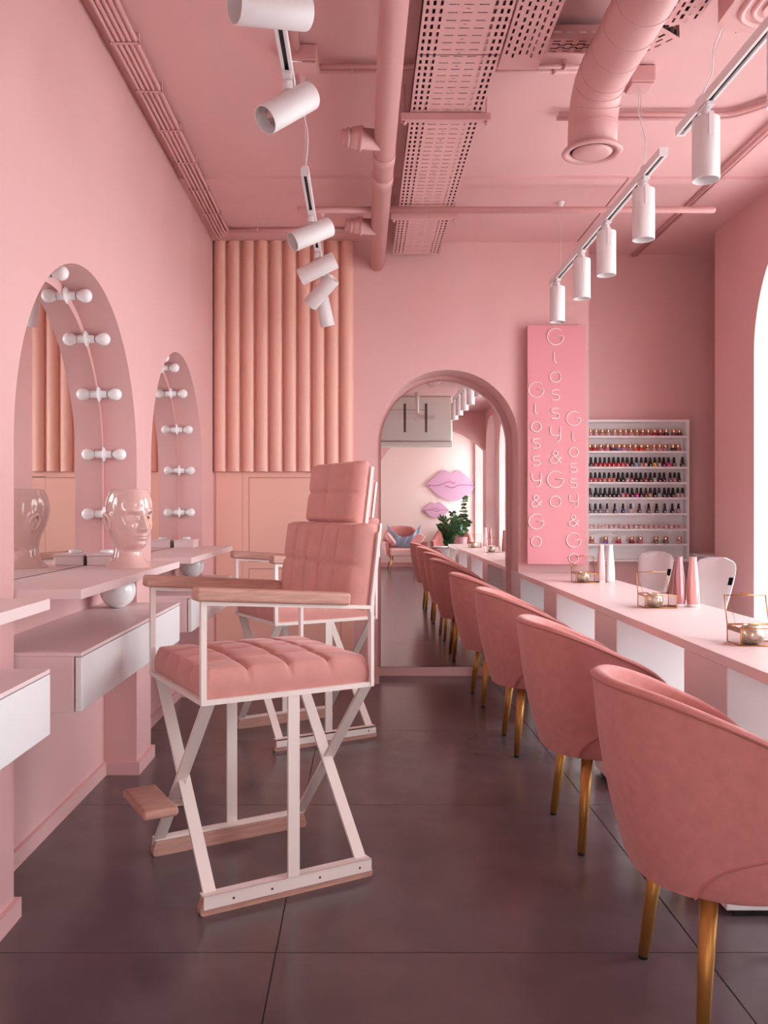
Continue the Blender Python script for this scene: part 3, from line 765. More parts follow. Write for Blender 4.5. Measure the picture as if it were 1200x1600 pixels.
# ------------------------------------------------------------------ sign with raised lettering
sg = thing('wall_sign', 'tall glossy pink sign with raised vertical lettering', 'sign', (1.376, YF, 0.857))
sg['label'] = 'tall pink sign with three columns of raised vertical lettering'
obj('board', MB().box(1.173, YF-0.075, 0.857, 1.582, YF-0.045, 2.547), 'sign_pink', sg, bevel=0.002, world=True)
obj('spacer', MB().box(1.21, YF-0.045, 0.90, 1.545, YF-0.0005, 2.50), 'wall_pink', sg, world=True)
def arc(cx, cy, r, a0, a1, n=22, ry=None): return [(cx+r*math.cos(math.radians(a0+(a1-a0)*k/n)), cy+(ry or r)*math.sin(math.radians(a0+(a1-a0)*k/n))) for k in range(n+1)]
GL = {
 'G': [[(0.0, 0.02), (0.5, 0.02)]+arc(0, 0, .5, -3, -318, 30)],
 'l': [smooth_path([(-.14, .5, 0), (-.14, .1, 0), (-.13, -.22, 0), (-.04, -.42, 0), (.16, -.48, 0)], 4)],
 'o': [arc(0, 0, .5, 0, 360, 28)],
 's': [smooth_path([(.42, .5, 0), (0, .5, 0), (-.30, .46, 0), (-.42, .26, 0), (-.30, .07, 0), (0, .02, 0), (.30, -.03, 0), (.42, -.24, 0), (.30, -.45, 0), (0, -.5, 0), (-.42, -.5, 0)], 4)],
 'y': [smooth_path([(-.42, .5, 0), (-.42, .2, 0), (-.34, -.02, 0), (-.1, -.12, 0), (.2, -.1, 0), (.42, -.05, 0)], 4), smooth_path([(.42, .5, 0), (.42, 0, 0), (.40, -.32, 0), (.26, -.52, 0), (.0, -.56, 0)], 4)],
 '&': [smooth_path([(.46, -.48, 0), (.1, -.06, 0), (-.2, .22, 0), (-.16, .44, 0), (.02, .5, 0), (.2, .36, 0), (.12, .18, 0), (-.2, .02, 0), (-.44, -.2, 0), (-.36, -.44, 0), (-.08, -.5, 0), (.2, -.34, 0), (.4, -.04, 0)], 4), [(.26, -.04), (.52, -.04)]],
}
SIZ = {'G': (1.0, 1.0), 'l': (.60, .66), 'o': (.66, .66), 's': (.56, .62), 'y': (.72, .86), '&': (.74, .76)}
lcache = {}
def column(xp, ys, gw):
    # letter centres measured on the sign, converted once to metres on the board plane
    k = (YF-0.075)/1333.0
    for ch, yp in zip('Glossy&Go', ys):
        X = (xp-565)*k; Z = 1.25-(yp-795)*k; sz = gw*k
        key = (ch, round(sz, 4))
        if key not in lcache:
            sx, sy = SIZ[ch]; mb = MB()
            for st in GL[ch]:
                mb.tube([Vector((p[0]*sx*sz, 0, p[1]*sy*sz)) for p in st], 0.0042, 8)
            lcache[key] = mb.mesh('letter', 'sign_letter')
        o = link('letter', lcache[key], sg); o.location = Vector((X, YF-0.079, Z))-Vector(sg.location)
column(867.5, (526, 559, 589, 617, 646, 678, 714.5, 749, 783.5), 25.5)
column(837.5, (609, 639, 667, 693, 720, 749, 783, 815, 846), 23.5)
column(896, (654, 682, 706.6, 731, 755, 782, 813.6, 844, 872), 22)
pn = obj('sign_backdrop', MB().box(1.131, YF-0.0004, 0.80, 1.6255, YF-0.0003, 2.585), 'wall_pink', None) if False else None

# ------------------------------------------------------------------ polish rack
RX0, RX1, RY0, RY1 = 1.655, 2.425, 6.31, 6.399
rk = thing('polish_rack', 'white wall rack with eight shelves of nail polish', 'rack', ((RX0+RX1)/2, RY1, 0.858))
obj('back_panel', MB().box(RX0+.018, RY1-.008, 0.86, RX1-.018, RY1-.0005, 1.908), 'laminate_white', rk, world=True)
for (x0, x1) in ((RX0, RX0+.018), (RX1-.018, RX1)): obj('side_panel', MB().box(x0, RY0, 0.858, x1, RY1-.0005, 1.910), 'laminate_white', rk, bevel=.001, world=True)
obj('top_panel', MB().box(RX0+.018, RY0, 1.892, RX1-.018, RY1-.008, 1.910), 'laminate_white', rk, world=True)
SHZ = [1.791, 1.679, 1.562, 1.4485, 1.335, 1.218, 1.103, 0.9915, 0.876]
for z in SHZ: obj('shelf', MB().box(RX0+.0185, RY0+.002, z-0.016, RX1-.0185, RY1-.0085, z), 'laminate_white', rk, world=True)
for z in []: obj('shelf_lip', MB().box(RX0+.0185, RY0-.001, z-0.016, RX1-.0185, RY0+.0015, z+0.014), 'clear_glass', rk, world=True)
lacq = {}
def lacquer(c):
    if c not in lacq: mat('lacquer_%02x%02x%02x' % c, c, 0.12, coat=0.5); lacq[c] = 'lacquer_%02x%02x%02x' % c
    return lacq[c]
MESH = {}
def getm(key, fn):
    if key not in MESH: MESH[key] = fn()
    return MESH[key]
def polish(kind, x, z, c, label, group):
    t = thing('polish_bottle' if kind != 'jar' else 'gel_jar', label, 'nail polish' if kind != 'jar' else 'jar', (x, RY0+.040, z+.0004), 0, group)
    m = lacquer(c)
    if kind == 'gold':
        link('bottle', getm(('gb', m), lambda: MB().lathe([(.0180,0),(.0205,.002),(.0205,.018),(.0172,.0225),(.010,.0235)], 16).mesh('bottle', m)), t)
        link('cap', getm('gc', lambda: MB().lathe([(.0158,.024),(.017,.0255),(.017,.049),(.0155,.0515)], 16).mesh('cap', 'cap_gold')), t)
    elif kind in ('black', 'small'):
        s = 1.0 if kind == 'black' else 0.94
        link('bottle', getm((kind+'b', m), lambda: MB().lathe([(.0135*s,0),(.0158*s,.002),(.0158*s,.023),(.0130*s,.029),(.008*s,.0315)], 16).mesh('bottle', m)), t)
        link('cap', getm(kind+'c', lambda: MB().lathe([(.0112*s,.032),(.0112*s,.035),(.0080*s,.070),(.0070*s,.0715)], 14).mesh('cap', 'cap_black')), t)
        link('label_print', getm(kind+'l', lambda: MB().box(-.006,-.0163*s,.006,.006,-.0159*s,.0135).mesh('label_print', 'label_white')), t)
    else:
        link('jar_body', getm(('jb', m), lambda: MB().lathe([(.0145,0),(.0165,.002),(.0165,.018)], 16).mesh('jar_body', m)), t)
        link('lid', getm('jl', lambda: MB().lathe([(.0172,.0183),(.0172,.029),(.016,.0305)], 16).mesh('lid', 'vase_blush')), t)
DARK = (48, 26, 30)
def xr(px): return (px-565)*6.35/1333.0
rows = [
 ('gold', 0, [922,931,940.5,950,960,969,977.5,986,995,1004,1013,1023,1032,1041,1053,1062],
  [(214,160,160),(216,170,166),(220,160,150),(224,176,170),(214,190,190),(210,160,160),(216,140,140),(214,170,164),(190,140,110),(206,120,120),(170,100,104),(190,30,60),(120,30,44),(90,30,40),(150,70,80),(120,50,60)], 'gold-capped squat polish bottle'),
 ('gold', 1, [921,929,938.5,949,957.5,967,975,984.5,993,1002,1011.5,1022,1031,1040,1052,1060],
  [(190,40,60),(200,40,70),(214,130,140),(214,120,140),(120,80,110),(150,120,180),(210,140,160),(200,150,150),(226,100,80),(224,70,70),(220,140,110),(220,160,150),(214,150,150),(190,140,130),(90,50,56),(190,110,110)], 'gold-capped squat polish bottle'),
 ('black', 2, [923,930.5,937.5,944.5,951.5,958.5,966,973,980,987,994.5,1002,1009,1016,1023,1030.5,1037,1044.5,1053,1066],
  [DARK,(170,30,50),(190,30,50),(180,24,40),(196,28,44),(200,30,40),(196,24,40),(210,80,80),(200,80,100),DARK,(150,190,230),(200,160,150),(210,160,140),DARK,(230,190,60),(190,150,160),DARK,(230,30,150),(120,90,100),DARK], 'black-capped polish bottle'),
 ('black', 3, [923,930,937,944,951.5,959,966,973,980,987,994,1001,1008.5,1016,1023,1030.5,1037.5,1047,1054,1060.5],
  [(196,70,70),(214,90,80),(190,90,90),(200,110,110),(214,130,120),(224,120,110),DARK,DARK,(200,170,170),(200,90,110),DARK,DARK,(190,60,80),DARK,(200,190,190),DARK,DARK,(150,110,130),(200,140,170),DARK], 'black-capped polish bottle'),
 ('black', 4, [921.5,931,938,945,952.5,959,966,973,980.5,987.5,995,1001.5,1009,1016,1023,1030,1038,1044.5,1051.5,1059,1066],
  [DARK,DARK,DARK,DARK,DARK,DARK,(70,40,50),(200,150,150),(190,60,100),DARK,(220,50,130),DARK,(120,60,70),(200,160,120),DARK,(190,200,200),DARK,(60,40,60),DARK,(214,180,180),(200,170,180)], 'black-capped polish bottle'),
 ('small', 5, [920.5,930,938,948.5,960.5,973.5,985.5,999,1013.5,1026,1038.5,1050.5,1060],
  [DARK,(120,90,100),(150,130,140),(190,160,170),(60,40,46),(80,70,140),(230,210,205),(110,80,90),(120,90,100),(70,50,60),(80,60,110),(40,20,26),(180,150,160)], 'slim black-capped sample bottle'),
 ('jar', 6, [923,929.5,936,942,947,955,962,970,978,986,993.5,1001,1009,1016.5,1025,1033,1041,1049,1057,1066],
  [(232,206,204)]*20, 'small pale gel jar'),
 ('gold', 7, [924.5,946,966.5,987,1000.5,1025,1040.5,1061.5],
  [(190,110,90),(150,100,190),(200,50,110),(150,30,60),(210,100,120),(130,130,120),(140,120,116),(214,150,140)], 'gold-capped squat polish bottle'),
]
CN = {}
for kind, si, xs, cs, lab in rows:
    n = len(xs)
    for k, (px, c) in enumerate(zip(xs, cs)):
        polish(kind, xr(px), SHZ[si], c, '%s, %s from right on the %s rack shelf from the top' % (lab, ORD[n-k], ORD[si+1]), 'nail polish on the %s rack shelf' % ORD[si+1])

# white cabinet behind the pier, with a paper card on it
cb = thing('low_cabinet', 'white low cabinet in the corner behind the window pier', 'cabinet', (2.62, 6.2, 0))
obj('body', MB().box(2.45, 6.02, 0.0, 2.84, 6.39, 0.905), 'laminate_white', cb, bevel=.002, world=True)
obj('top_panel', MB().box(2.44, 6.01, 0.905, 2.845, 6.39, 0.922), 'laminate_white', cb, bevel=.002, world=True)
mk = MB().add([(2.47, 6.0085, .880), (2.492, 6.0085, .880), (2.481, 6.0085, .9)], [(0,1,2)])
obj('print_mark', mk, 'black_mark', cb, world=True)

# ------------------------------------------------------------------ ceiling services
def conduit(name, pts, r, label, cat='pipe', group=None, m='pipe_pink', n=10):
    return tag(obj(name, MB().tube(pts, r, n), m), label, cat, group)
cbn = thing('conduit_bundle', 'bundle of five pink conduits along ceiling above niches', 'conduits', (-0.96, 3.0, 3.14))
for i, x in enumerate((-1.008, -.985, -.962, -.939, -.914)):
    yb = 6.00-0.04*i
    pts = [Vector((x, -3.0, 3.146))]+smooth_path([(x, yb-.40, 3.146), (x, yb-.30, 3.146), (x, yb-.2, 3.146), (x+.004, yb-.10, 3.140), (x+.012, yb-.02, 3.139)], 5)
    obj('conduit', MB().tube(pts, 0.0095, 10), 'pipe_pink', cbn, world=True)
for k in range(-12, 7):
    y = 3.456+0.4*k
    if y > 5.7: continue
    obj('clip', MB().box(-1.022, y-.009, 3.1345, -.900, y+.009, 3.1362).box(-1.022, y-.009, 3.1345, -1.019, y+.009, ZC).box(-.903, y-.009, 3.1345, -.900, y+.009, ZC), 'pipe_pink', cbn, world=True)
def clipped(name, p0, p1, r, clips, label, n=10):
    p0 = Vector(p0); p1 = Vector(p1); t = thing(name, label, 'pipe', tuple((p0+p1)/2))
    obj('pipe', MB().tube([p0, p1], r, n), 'pipe_pink', t, world=True)
    d = (p1-p0).normalized(); s = Vector((-d.y, d.x, 0))
    for q in clips:
        c = p0+(p1-p0)*q
        obj('clip', MB().tube([c-d*.008, c+d*.008], r+.0035, 12).bar(c+Vector((0,0,r)), c+Vector((0,0,.035 if c.z > 3.12 else .05)), .016, .016, up=(1,0,0)), 'pipe_pink', t, world=True)
    return t
clipped('ceiling_pipe', (-.90, 5.78, 3.138), (-.02, 5.78, 3.138), .013, (.22, .62), 'thin clipped pink pipe above the fluted panel')
clipped('ceiling_pipe', (-.18, 3.70, 3.150), (.95, 3.70, 3.150), .012, (.12, .27, .9), 'thin clipped pink pipe behind the cable trays, upper one')
clipped('ceiling_pipe', (-.18, 3.66, 3.148), (.95, 3.66, 3.148), .010, (.93,), 'thinner pink pipe behind the cable trays, lower one')
# pipe coming to the left junction box
conduit('ceiling_pipe', [(-.27, -1.0, 3.15), (-.27, 3.52, 3.15)], .017, 'pink pipe running over the left track lamps to a junction box')
conduit('ceiling_pipe', [(-.27, 3.64, 3.15), (-.27, 4.02, 3.15)], .012, 'short pink pipe leaving the left junction box')
jb = thing('junction_box', 'small pink junction box on ceiling above left track', 'junction box', (-.235, 3.58, 3.175))
obj('box_body', MB().box(-.29, 3.525, 3.105, -.185, 3.635, 3.174), 'pipe_pink', jb, bevel=.008, bseg=3, world=True)
obj('cover', MB().box(-.284, 3.532, 3.096, -.191, 3.628, 3.1045), 'pipe_pink', jb, bevel=.004, world=True)
jb = thing('junction_box', 'pink junction box beside the round duct feeding a track', 'junction box', (1.22, 3.75, 3.175))
obj('box_body', MB().box(1.165, 3.69, 3.10, 1.275, 3.80, 3.174), 'pipe_pink', jb, bevel=.008, bseg=3, world=True)
obj('cover', MB().box(1.171, 3.696, 3.092, 1.269, 3.794, 3.0995), 'pipe_pink', jb, bevel=.004, world=True)
# two conduits on the right that turn towards the camera
for k, (dy, dz) in enumerate(((0, 0), (.045, .004))):
    conduit('ceiling_pipe', [Vector((.95, 4.11+dy, 3.152))]+smooth_path([(1.54, 4.11+dy, 3.152), (1.62, 4.11+dy, 3.152), (1.70, 4.11+dy, 3.152), (1.80+dy*.5, 4.09+dy*.6, 3.152), (1.92+dy, 3.95, 3.152), (1.95+dy, 3.80, 3.152), (1.95+dy, 3.70, 3.152), (1.95+dy, 3.60, 3.152)], 6)+[Vector((1.95+dy, 2.0, 3.152))], .0115,
            ['pink conduit turning near the right window, front of a pair', 'pink conduit turning near the right window, rear of a pair'][k])
for k, x in enumerate((2.035, 2.062)):
    conduit('ceiling_pipe', [(x, 1.0, 3.147 if k == 0 else 3.150), (x, 6.39, 3.147 if k == 0 else 3.150)], .0115 if k == 0 else .009, ['pink conduit running into the alcove ceiling, wider one', 'pink conduit running into the alcove ceiling, thinner one'][k])
for k, yy in enumerate((2.86, 2.90, 2.94)):
    conduit('ceiling_pipe', [(.70, yy, 3.155), (1.9, yy, 3.155)], .0125, 'short pink pipe crossing under ceiling above the duct, %s from camera' % ORD[k+1])

# big drain pipe with two branch stubs
dp = thing('drain_pipe', 'thick pink drain pipe under the ceiling with two stubs', 'pipe', (.112, 3, 3.0))
PX, PZ, PR_ = .112, 3.000, .0525
obj('pipe', MB().tube([(PX, -2.0, PZ), (PX, 6.104, PZ)], PR_, 28), 'pipe_pink', dp, world=True)
for y in (4.18, 4.45, 2.2): obj('coupling', MB().tube([(PX, y, PZ), (PX, y+.12, PZ)], PR_+.0035, 28), 'pipe_pink', dp, world=True)
for y in (4.05, 5.30):
    b0 = Vector((PX-.02, y, PZ)); d = Vector((-1, -.15, .02)).normalized()
    prof = [(0, .048), (.092, .048), (.093, .056), (.106, .056), (.107, .053), (.122, .053), (.142, .046), (.152, .037), (.153, .043), (.165, .043), (.166, .037), (.188, .036), (.195, .027)]
    for q0, q1, rr in ((.093, .108, .058), (.153, .165, .045)): obj('stub_collar', MB().tube([b0+d*q0, b0+d*q1], rr, 24), 'pipe_pink', dp, world=True)
    obj('branch_stub', MB().tube([b0+d*s for s, _ in prof], [r for _, r in prof], 24), 'pipe_pink', dp, world=True)
# thin cross pipe, left and right of the drain pipe
conduit('cross_pipe', [(-.378, 5.03, 3.012), (-.372, 5.03, 3.012), (PX-PR_-.002, 5.03, 3.012)], [.014, .019, .019], 'short pink cross pipe left of the thick drain pipe', n=16)
cpx = [(PX+PR_+.002, 5.03, 3.012), (2.062, 5.03, 3.012)]
cr = conduit('cross_pipe', cpx+[(2.078, 5.03, 3.012), (2.085, 5.03, 3.012)], [.019, .019, .019, .010], 'long pink cross pipe passing below the cable tray', n=16)

# perforated cable trays: real slots as open cells of a grid
def slot_sheet(xc, length, holes, M):
    """sheet in local x (width) / y (length); holes = list of (x0,x1,y0,y1); cells inside a hole are left open"""
    xs = sorted(set([xc[0], xc[1]]+[round(v, 5) for h in holes for v in h[:2]]))
    ys = sorted(set([0.0, length]+[round(v, 5) for h in holes for v in h[2:]]))
    occ = [[False]*(len(ys)-1) for _ in range(len(xs)-1)]
    xi = {v: i for i, v in enumerate(xs)}; yi = {v: i for i, v in enumerate(ys)}
    for h in holes:
        for i in range(xi[round(h[0], 5)], xi[round(h[1], 5)]):
            for j in range(yi[round(h[2], 5)], yi[round(h[3], 5)]): occ[i][j] = True
    vs = []; idx = {}; fs = []
    def v(i, j):
        if (i, j) not in idx: idx[(i, j)] = len(vs); vs.append((xs[i], ys[j], 0))
        return idx[(i, j)]
    for i in range(len(xs)-1):
        j = 0
        while j < len(ys)-1:
            if occ[i][j]: j += 1; continue
            fs.append((v(i, j), v(i+1, j), v(i+1, j+1), v(i, j+1))); j += 1
    return MB().add(vs, fs, False, M)
def tray_holes(w, length, wide):
    H = []; p = 0.10
    k = 0; y = 0.02
    while y+p < length:
        if wide:
            for e, off in ((0.010, 0), (0.034, .05), (0.060, .0)):
                for s in (0, 1):
                    x0 = e if s == 0 else w-e-.010
                    for q in (0, .05):
                        yy = y+(off+q) % p*1.0
                        H.append((x0, x0+.011, round(yy, 4), round(yy+.030, 4)))
            for q in (.02, .07):
                for x0 in (w/2-.072, w/2-.018, w/2+.036): H.append((x0, x0+.036, round(y+q, 4), round(y+q+.006, 4)))
            H.append((w/2-.005, w/2+.005, round(y+.045, 4), round(y+.050, 4)))
        else:
            for e, off in ((.012, 0), (.040, .05), (.065, 0)):
                for s in (0, 1):
                    x0 = e if s == 0 else w-e-.009
                    for q in (0, .05):
                        yy = y+(off*.5+q) % p
                        H.append((x0, x0+.009, round(yy, 4), round(yy+.030, 4)))
        y += p
    return H
def side_holes(h, length):
    H = []; y = .02
    while y+.06 < length: H.append((h*.4, h*.4+.010, round(y, 4), round(y+.028, 4))); y += .05
    return H
def cable_tray(name, x0, y0, w, length, z, wide, label, rz=0.0, hgt=.055, joints=()):
    t = thing(name, label, 'cable tray', (x0, y0, z), rz, 'perforated cable trays under the ceiling')
    sol = []
    b = obj('tray_floor', slot_sheet((0, w), length, tray_holes(w, length, wide), Matrix.Identity(4)), 'tray_pink', t); sol.append(b)
    for s in (0, 1):
        M = Matrix.Translation((0 if s == 0 else w, 0, 0)) @ Matrix(((0,0,1,0),(0,1,0,0),(1,0,0,0),(0,0,0,1)))
        sol.append(obj('side_flange', slot_sheet((0, hgt), length, side_holes(hgt, length), M), 'tray_pink', t))
    for o in sol:
        m_ = o.modifiers.new('thickness', 'SOLIDIFY'); m_.thickness = .0018; m_.offset = 0
    n = max(2, int(w/.032))
    for k in range(n):
        x = w*(k+.5)/n+random.uniform(-.008, .008)
        obj('cable', MB().tube([(x, .0, .016+.004*(k % 2)), (x+random.uniform(-.01, .01), length/2, .016+.004*(k % 2)), (x, length, .016)], .013, 8), 'cable_dark', t)  # dark cables added so the tray slots look dark from below
    for y in joints: obj('joint', MB().box(.002, y-.0012, -.0022, w-.002, y+.0012, -.0009), 'cable_dark', t)
    return t
cable_tray('cable_tray', .222, 0.0, .325, 6.03, 3.05, True, 'wide perforated pink cable tray running to the end wall', joints=(3.38,))
cable_tray('cable_tray', .560, 0.6, .165, 2.92, 3.062, False, 'narrow perforated pink cable tray beside the wide one')
cable_tray('cable_tray', .735, 3.45, .105, .25, 3.0925, False, 'short cross cable tray between narrow tray and duct', rz=-PI/2)
cable_tray('cable_tray', 1.130, 1.9, .135, 1.34, 3.0885, False, 'perforated cable tray right of the round duct')
cable_tray('cable_tray', 1.133, 3.243, .135, .23, 3.0865, False, 'angled end piece of the cable tray right of the duct', rz=math.radians(38))
def hanger(y, x0, x1, label):
    t = thing('tray_hanger', label, 'hanger', ((x0+x1)/2, y, 3.03), 0, 'strut hangers carrying the wide cable tray')
    obj('strut', MB().box(x0, y-.016, 3.012, x1, y+.016, 3.046), 'pipe_pink', t, bevel=.002, world=True)
    for x in (x0+.018, x1-.018):
        r_ = obj('threaded_rod', MB().cyl((x, y, 2.992), (x, y, ZC), .004, n=8), 'pipe_pink', t, world=True)
        o = link('nut', MB().cyl((x, y, 2.998), (x, y, 3.0115), .010, n=6).mesh('nut', 'pipe_pink'), r_); o.data.transform(t.matrix_basis.inverted())
hanger(3.88, .178, .585, 'strut hanger under the middle of the wide cable tray')
hanger(5.20, .178, .585, 'strut hanger under the far end of the wide cable tray')

# round spiral duct that turns down into a disc valve
dt = thing('air_duct', 'round pink spiral duct ending in a downward elbow', 'duct', (.97, 3.0, 2.99))
DXc, DZc, DR = .965, 2.985, .100
path = [(DXc, 1.10, ZC-.001), (DXc, 1.10, DZc+.13)]
for k in range(1, 9):
    a = PI/2*k/8; path.append((DXc, 1.10+.13*(1-math.cos(a)), DZc+.13*(1-math.sin(a))))
path.append((DXc, 3.40, DZc))
for k in range(1, 9):
    a = PI/2*k/8; path.append((DXc-.004*k/8, 3.40+.150*math.sin(a), DZc-.150*(1-math.cos(a))))
path.append((DXc-.006, 3.55, 2.745))
obj('duct_skin', MB().tube(path, DR, 40), 'pipe_pink', dt, world=True)
def rib(p, d):
    p = Vector(p); d = Vector(d).normalized(); return MB().tube([p-d*.0025, p+d*.0025], DR+.0022, 40)
for y in [3.36-.155*k for k in range(0, 14)]: obj('seam', rib((DXc, y, DZc), (0, 1, 0)), 'tray_pink', dt, world=True)
for k in (2, 5, 8):
    a = PI/2*k/8; obj('seam', rib((DXc, 3.40+.150*math.sin(a), DZc-.150*(1-math.cos(a))), (0, math.cos(a), -math.sin(a))), 'tray_pink', dt, world=True)
Mv = Matrix.Translation((DXc-.006, 3.55, 2.728))
obj('valve_rim', MB().lathe([(.092, .012), (.102, .018), (.118, .014), (.124, .006), (.120, 0.0), (.108, -.002), (.096, .002), (.090, .012), (.090, .03)], 44, Mv, cap0=False, cap1=False), 'pipe_pink', dt, world=True)
obj('valve_throat', MB().lathe([(.0905, .016), (.0905, .0165)], 40, Mv), 'track_slot', dt, world=True)
obj('valve_disc', MB().lathe([(.001, -.012), (.04, -.011), (.07, -.006), (.082, .003), (.080, .008), (.001, .010)], 40, Mv), 'pipe_pink', dt, world=True)
obj('duct_strap', MB().cyl((DXc-.085, 3.0, DZc+.05), (DXc-.085, 3.0, ZC), .004, n=6).cyl((DXc+.085, 3.0, DZc+.05), (DXc+.085, 3.0, ZC), .004, n=6), 'pipe_pink', dt, world=True)

# painted-over ceiling air unit at the top right corner
au = thing('ceiling_air_unit', 'pink painted cassette air unit cut by top right corner', 'air unit', (1.66, 2.75, 3.02))
obj('housing', MB().prism([(1.285, 2.2), (2.05, 2.2), (2.05, 3.09), (2.01, 3.13), (1.325, 3.13), (1.285, 3.09)], 3.000, 3.174, lambda a, b, q: (a, b, q)), 'pipe_pink', au, bevel=.022, bseg=3, world=True)
def rrect(x0, x1, y0, y1, r, n=10):
    P = []
    for (cx, cy, a0) in ((x1-r, y1-r, 0), (x0+r, y1-r, PI/2), (x0+r, y0+r, PI), (x1-r, y0+r, 1.5*PI)):
        for k in range(n+1): P.append((cx+r*math.cos(a0+PI/2*k/n), cy+r*math.sin(a0+PI/2*k/n)))
    return P
for (x0, y1, r, w) in ((1.335, 3.085, .11, .013), (1.375, 3.055, .085, .011)):
    obj('frame_ring', MB().tube([(x, y, 3.000) for x, y in rrect(x0, 2.0, 2.26, y1, r)], w, 10, closed=True), 'pipe_pink', au, world=True)
obj('centre_panel', MB().prism(rrect(1.405, 1.96, 2.30, 3.025, .05), 2.990, 3.004, lambda a, b, q: (a, b, q)), 'tray_pink', au, bevel=.003, world=True)
for k in range(6): obj('grille_slat', MB().box(1.375, 2.90-.014*k, 2.985, 1.44, 2.907-.014*k, 2.9945), 'reflector', au, world=True)
bp_ = tag(obj('mounting_plate', MB().box(1.46, 3.22, 3.11, 1.80, 3.34, 3.126).box(1.46, 3.22, 3.126, 1.475, 3.34, ZC), 'pipe_pink', None, bevel=.004), 'small pink mounting plate beside the ceiling air unit', 'bracket')

# ------------------------------------------------------------------ track lights
def track(x, y0, y1, z, label, cables, feed=None):
    t = thing('light_track', label, 'light track', (x, (y0+y1)/2, z), 0, 'suspended white light tracks')
    r = MB().box(x-.0175, y0, z, x-.0075, y1, z+.034).box(x+.0075, y0, z, x+.0175, y1, z+.034).box(x-.0075, y0, z+.014, x+.0075, y1, z+.034)
    obj('rail', r, 'lamp_white', t, world=True)
    obj('slot', MB().box(x-.0074, y0+.02, z+.010, x+.0074, y1-.02, z+.0139), 'track_slot', t, world=True)
    for y in (y0-.012, y1): obj('end_cap', MB().box(x-.0185, y, z-.001, x+.0185, y+.012, z+.035), 'lamp_white', t, bevel=.002, world=True)
    for (y, kind) in cables:
        if kind == 'wire':
            obj('wire', MB().cyl((x, y, z+.034), (x, y, 3.13), .0011, n=6), 'lamp_white', t, world=True)
            obj('ceiling_rose', MB().lathe([(.005, 0), (.008, .004), (.021, .040), (.021, .043)], 20, Matrix.Translation((x, y, 3.113))), 'lamp_white', t, world=True)
        else:
            top = kind
            obj('bracket', MB().box(x-.012, y-.03, z+.0345, x+.012, y+.02, z+.052), 'lamp_white', t, bevel=.002, world=True)
            P0 = Vector((x, y, z+.05)); P1 = Vector(top); m1 = P0.lerp(P1, .35)+Vector((.012, 0, 0)); m2 = P0.lerp(P1, .7)+Vector((-.010, 0, 0))
            obj('cable', MB().tube(smooth_path([P0, m1, m2, P1], 6), .0026, 8), 'lamp_white', t, world=True)
            obj('wire', MB().cyl(P0, P1+Vector((.004, 0, 0)), .0012, n=6), 'lamp_white', t, world=True)
    return t
TZ = 2.70; TXR, TXL = 1.239, -.247
track(TXR, 3.51, 5.55, TZ, 'white suspended track of four lamps near the pink sign', [(5.30, 'wire'), (3.74, (1.22, 3.745, 3.0905))])
track(TXR, 1.30, 3.31, TZ, 'white suspended track cut by the right edge', [(3.12, (1.315, 3.10, 3.006)), (1.6, 'wire')])
track(TXL, 3.72, 5.72, TZ, 'white suspended track over the make-up chairs, farther one', [(3.76, (-.245, 3.63, 3.096)), (5.45, 'wire')])
track(TXL, 0.95, 2.95, TZ, 'white suspended track over the make-up chairs, nearer one', [(2.86, (-.25, 3.53, 3.10)), (1.3, 'wire')])
def spot(x, y, aim, label, group, off=.105, roll=0):
    t = thing('track_spotlight', label, 'spotlight', (x, y, TZ), 0, group)
    aim = Vector(aim).normalized(); vertical = aim.z < -.99
    obj('adapter', MB().box(-.014, -.045, -.016, .014, .045, -.0012), 'lamp_white', t, bevel=.002)
    obj('neck', MB().lathe([(.016, -.048), (.017, -.046), (.017, -.024), (.015, -.0165)], 20), 'lamp_white', t)
    L = .222; R = .0475
    c0 = Vector((0, 0, -.046)) if vertical else Vector((0, 0, -off))-aim*(L/2)
    Q = aim.to_track_quat('Z', 'Y').to_matrix().to_4x4(); M = Matrix.Translation(c0) @ Q
    body = MB().lathe([(.0001, .006), (.020, .0055), (.0205, .0), (R-.004, .0), (R-.001, .0015), (R, .005), (R, L-.001), (R-.0005, L), (R-.003, L), (R-.0035, L-.002), (R-.006, L-.045)], 36, M, cap0=False, cap1=False)
    b = obj('lamp_body', body, 'lamp_white', t)
    obj('lamp_reflector', MB().lathe([(R-.006, L-.045), (.036, L-.062), (.026, L-.080), (.016, L-.088)], 18, M, cap0=False, cap1=False), 'reflector', b)
    obj('led', MB().lathe([(.0165, L-.0885), (.0165, L-.087), (.001, L-.086)], 16, M), 'led', b)
    if vertical: obj('arm', MB().box(-.009, -R-.0025, -.125, .009, -R+.002, -.040).box(-.009, -R, -.047, .009, 0, -.043), 'lamp_white', t, bevel=.001)
    else: obj('arm', MB().bar((0, 0, -.040), (0, 0, -off), .016, .004, up=(0, 1, 0)), 'lamp_white', t)
    return t
GR = 'track spotlights over the nail bar'
vn = ['nearest the pink sign', 'second from the pink sign', 'third from the pink sign', 'under the near end of the sign-side track']
for y, nm in zip((5.40, 4.80, 4.32, 3.75), vn): spot(TXR, y, (0, 0, -1), 'white cylinder spotlight %s' % nm, GR)
for y, nm in zip((3.07, 2.50, 1.95, 1.42), ('at the far end of the right-edge track', 'cut by the right image edge', 'seen only in the mirror, nearer the bar end', 'seen only in the mirror, leftmost there')):
    spot(TXR, y, (0, 0, -1), 'white cylinder spotlight %s' % nm, GR)
GL_ = 'swivelled track spotlights over the make-up chairs'
spot(TXL, 2.33, (-.82, -.50, -.20), 'large sideways white spotlight cut by the top edge', GL_, off=.085)
spot(TXL, 2.86, (-.55, -.42, -.52), 'tilted white spotlight below the top-edge one, lens visible', GL_)
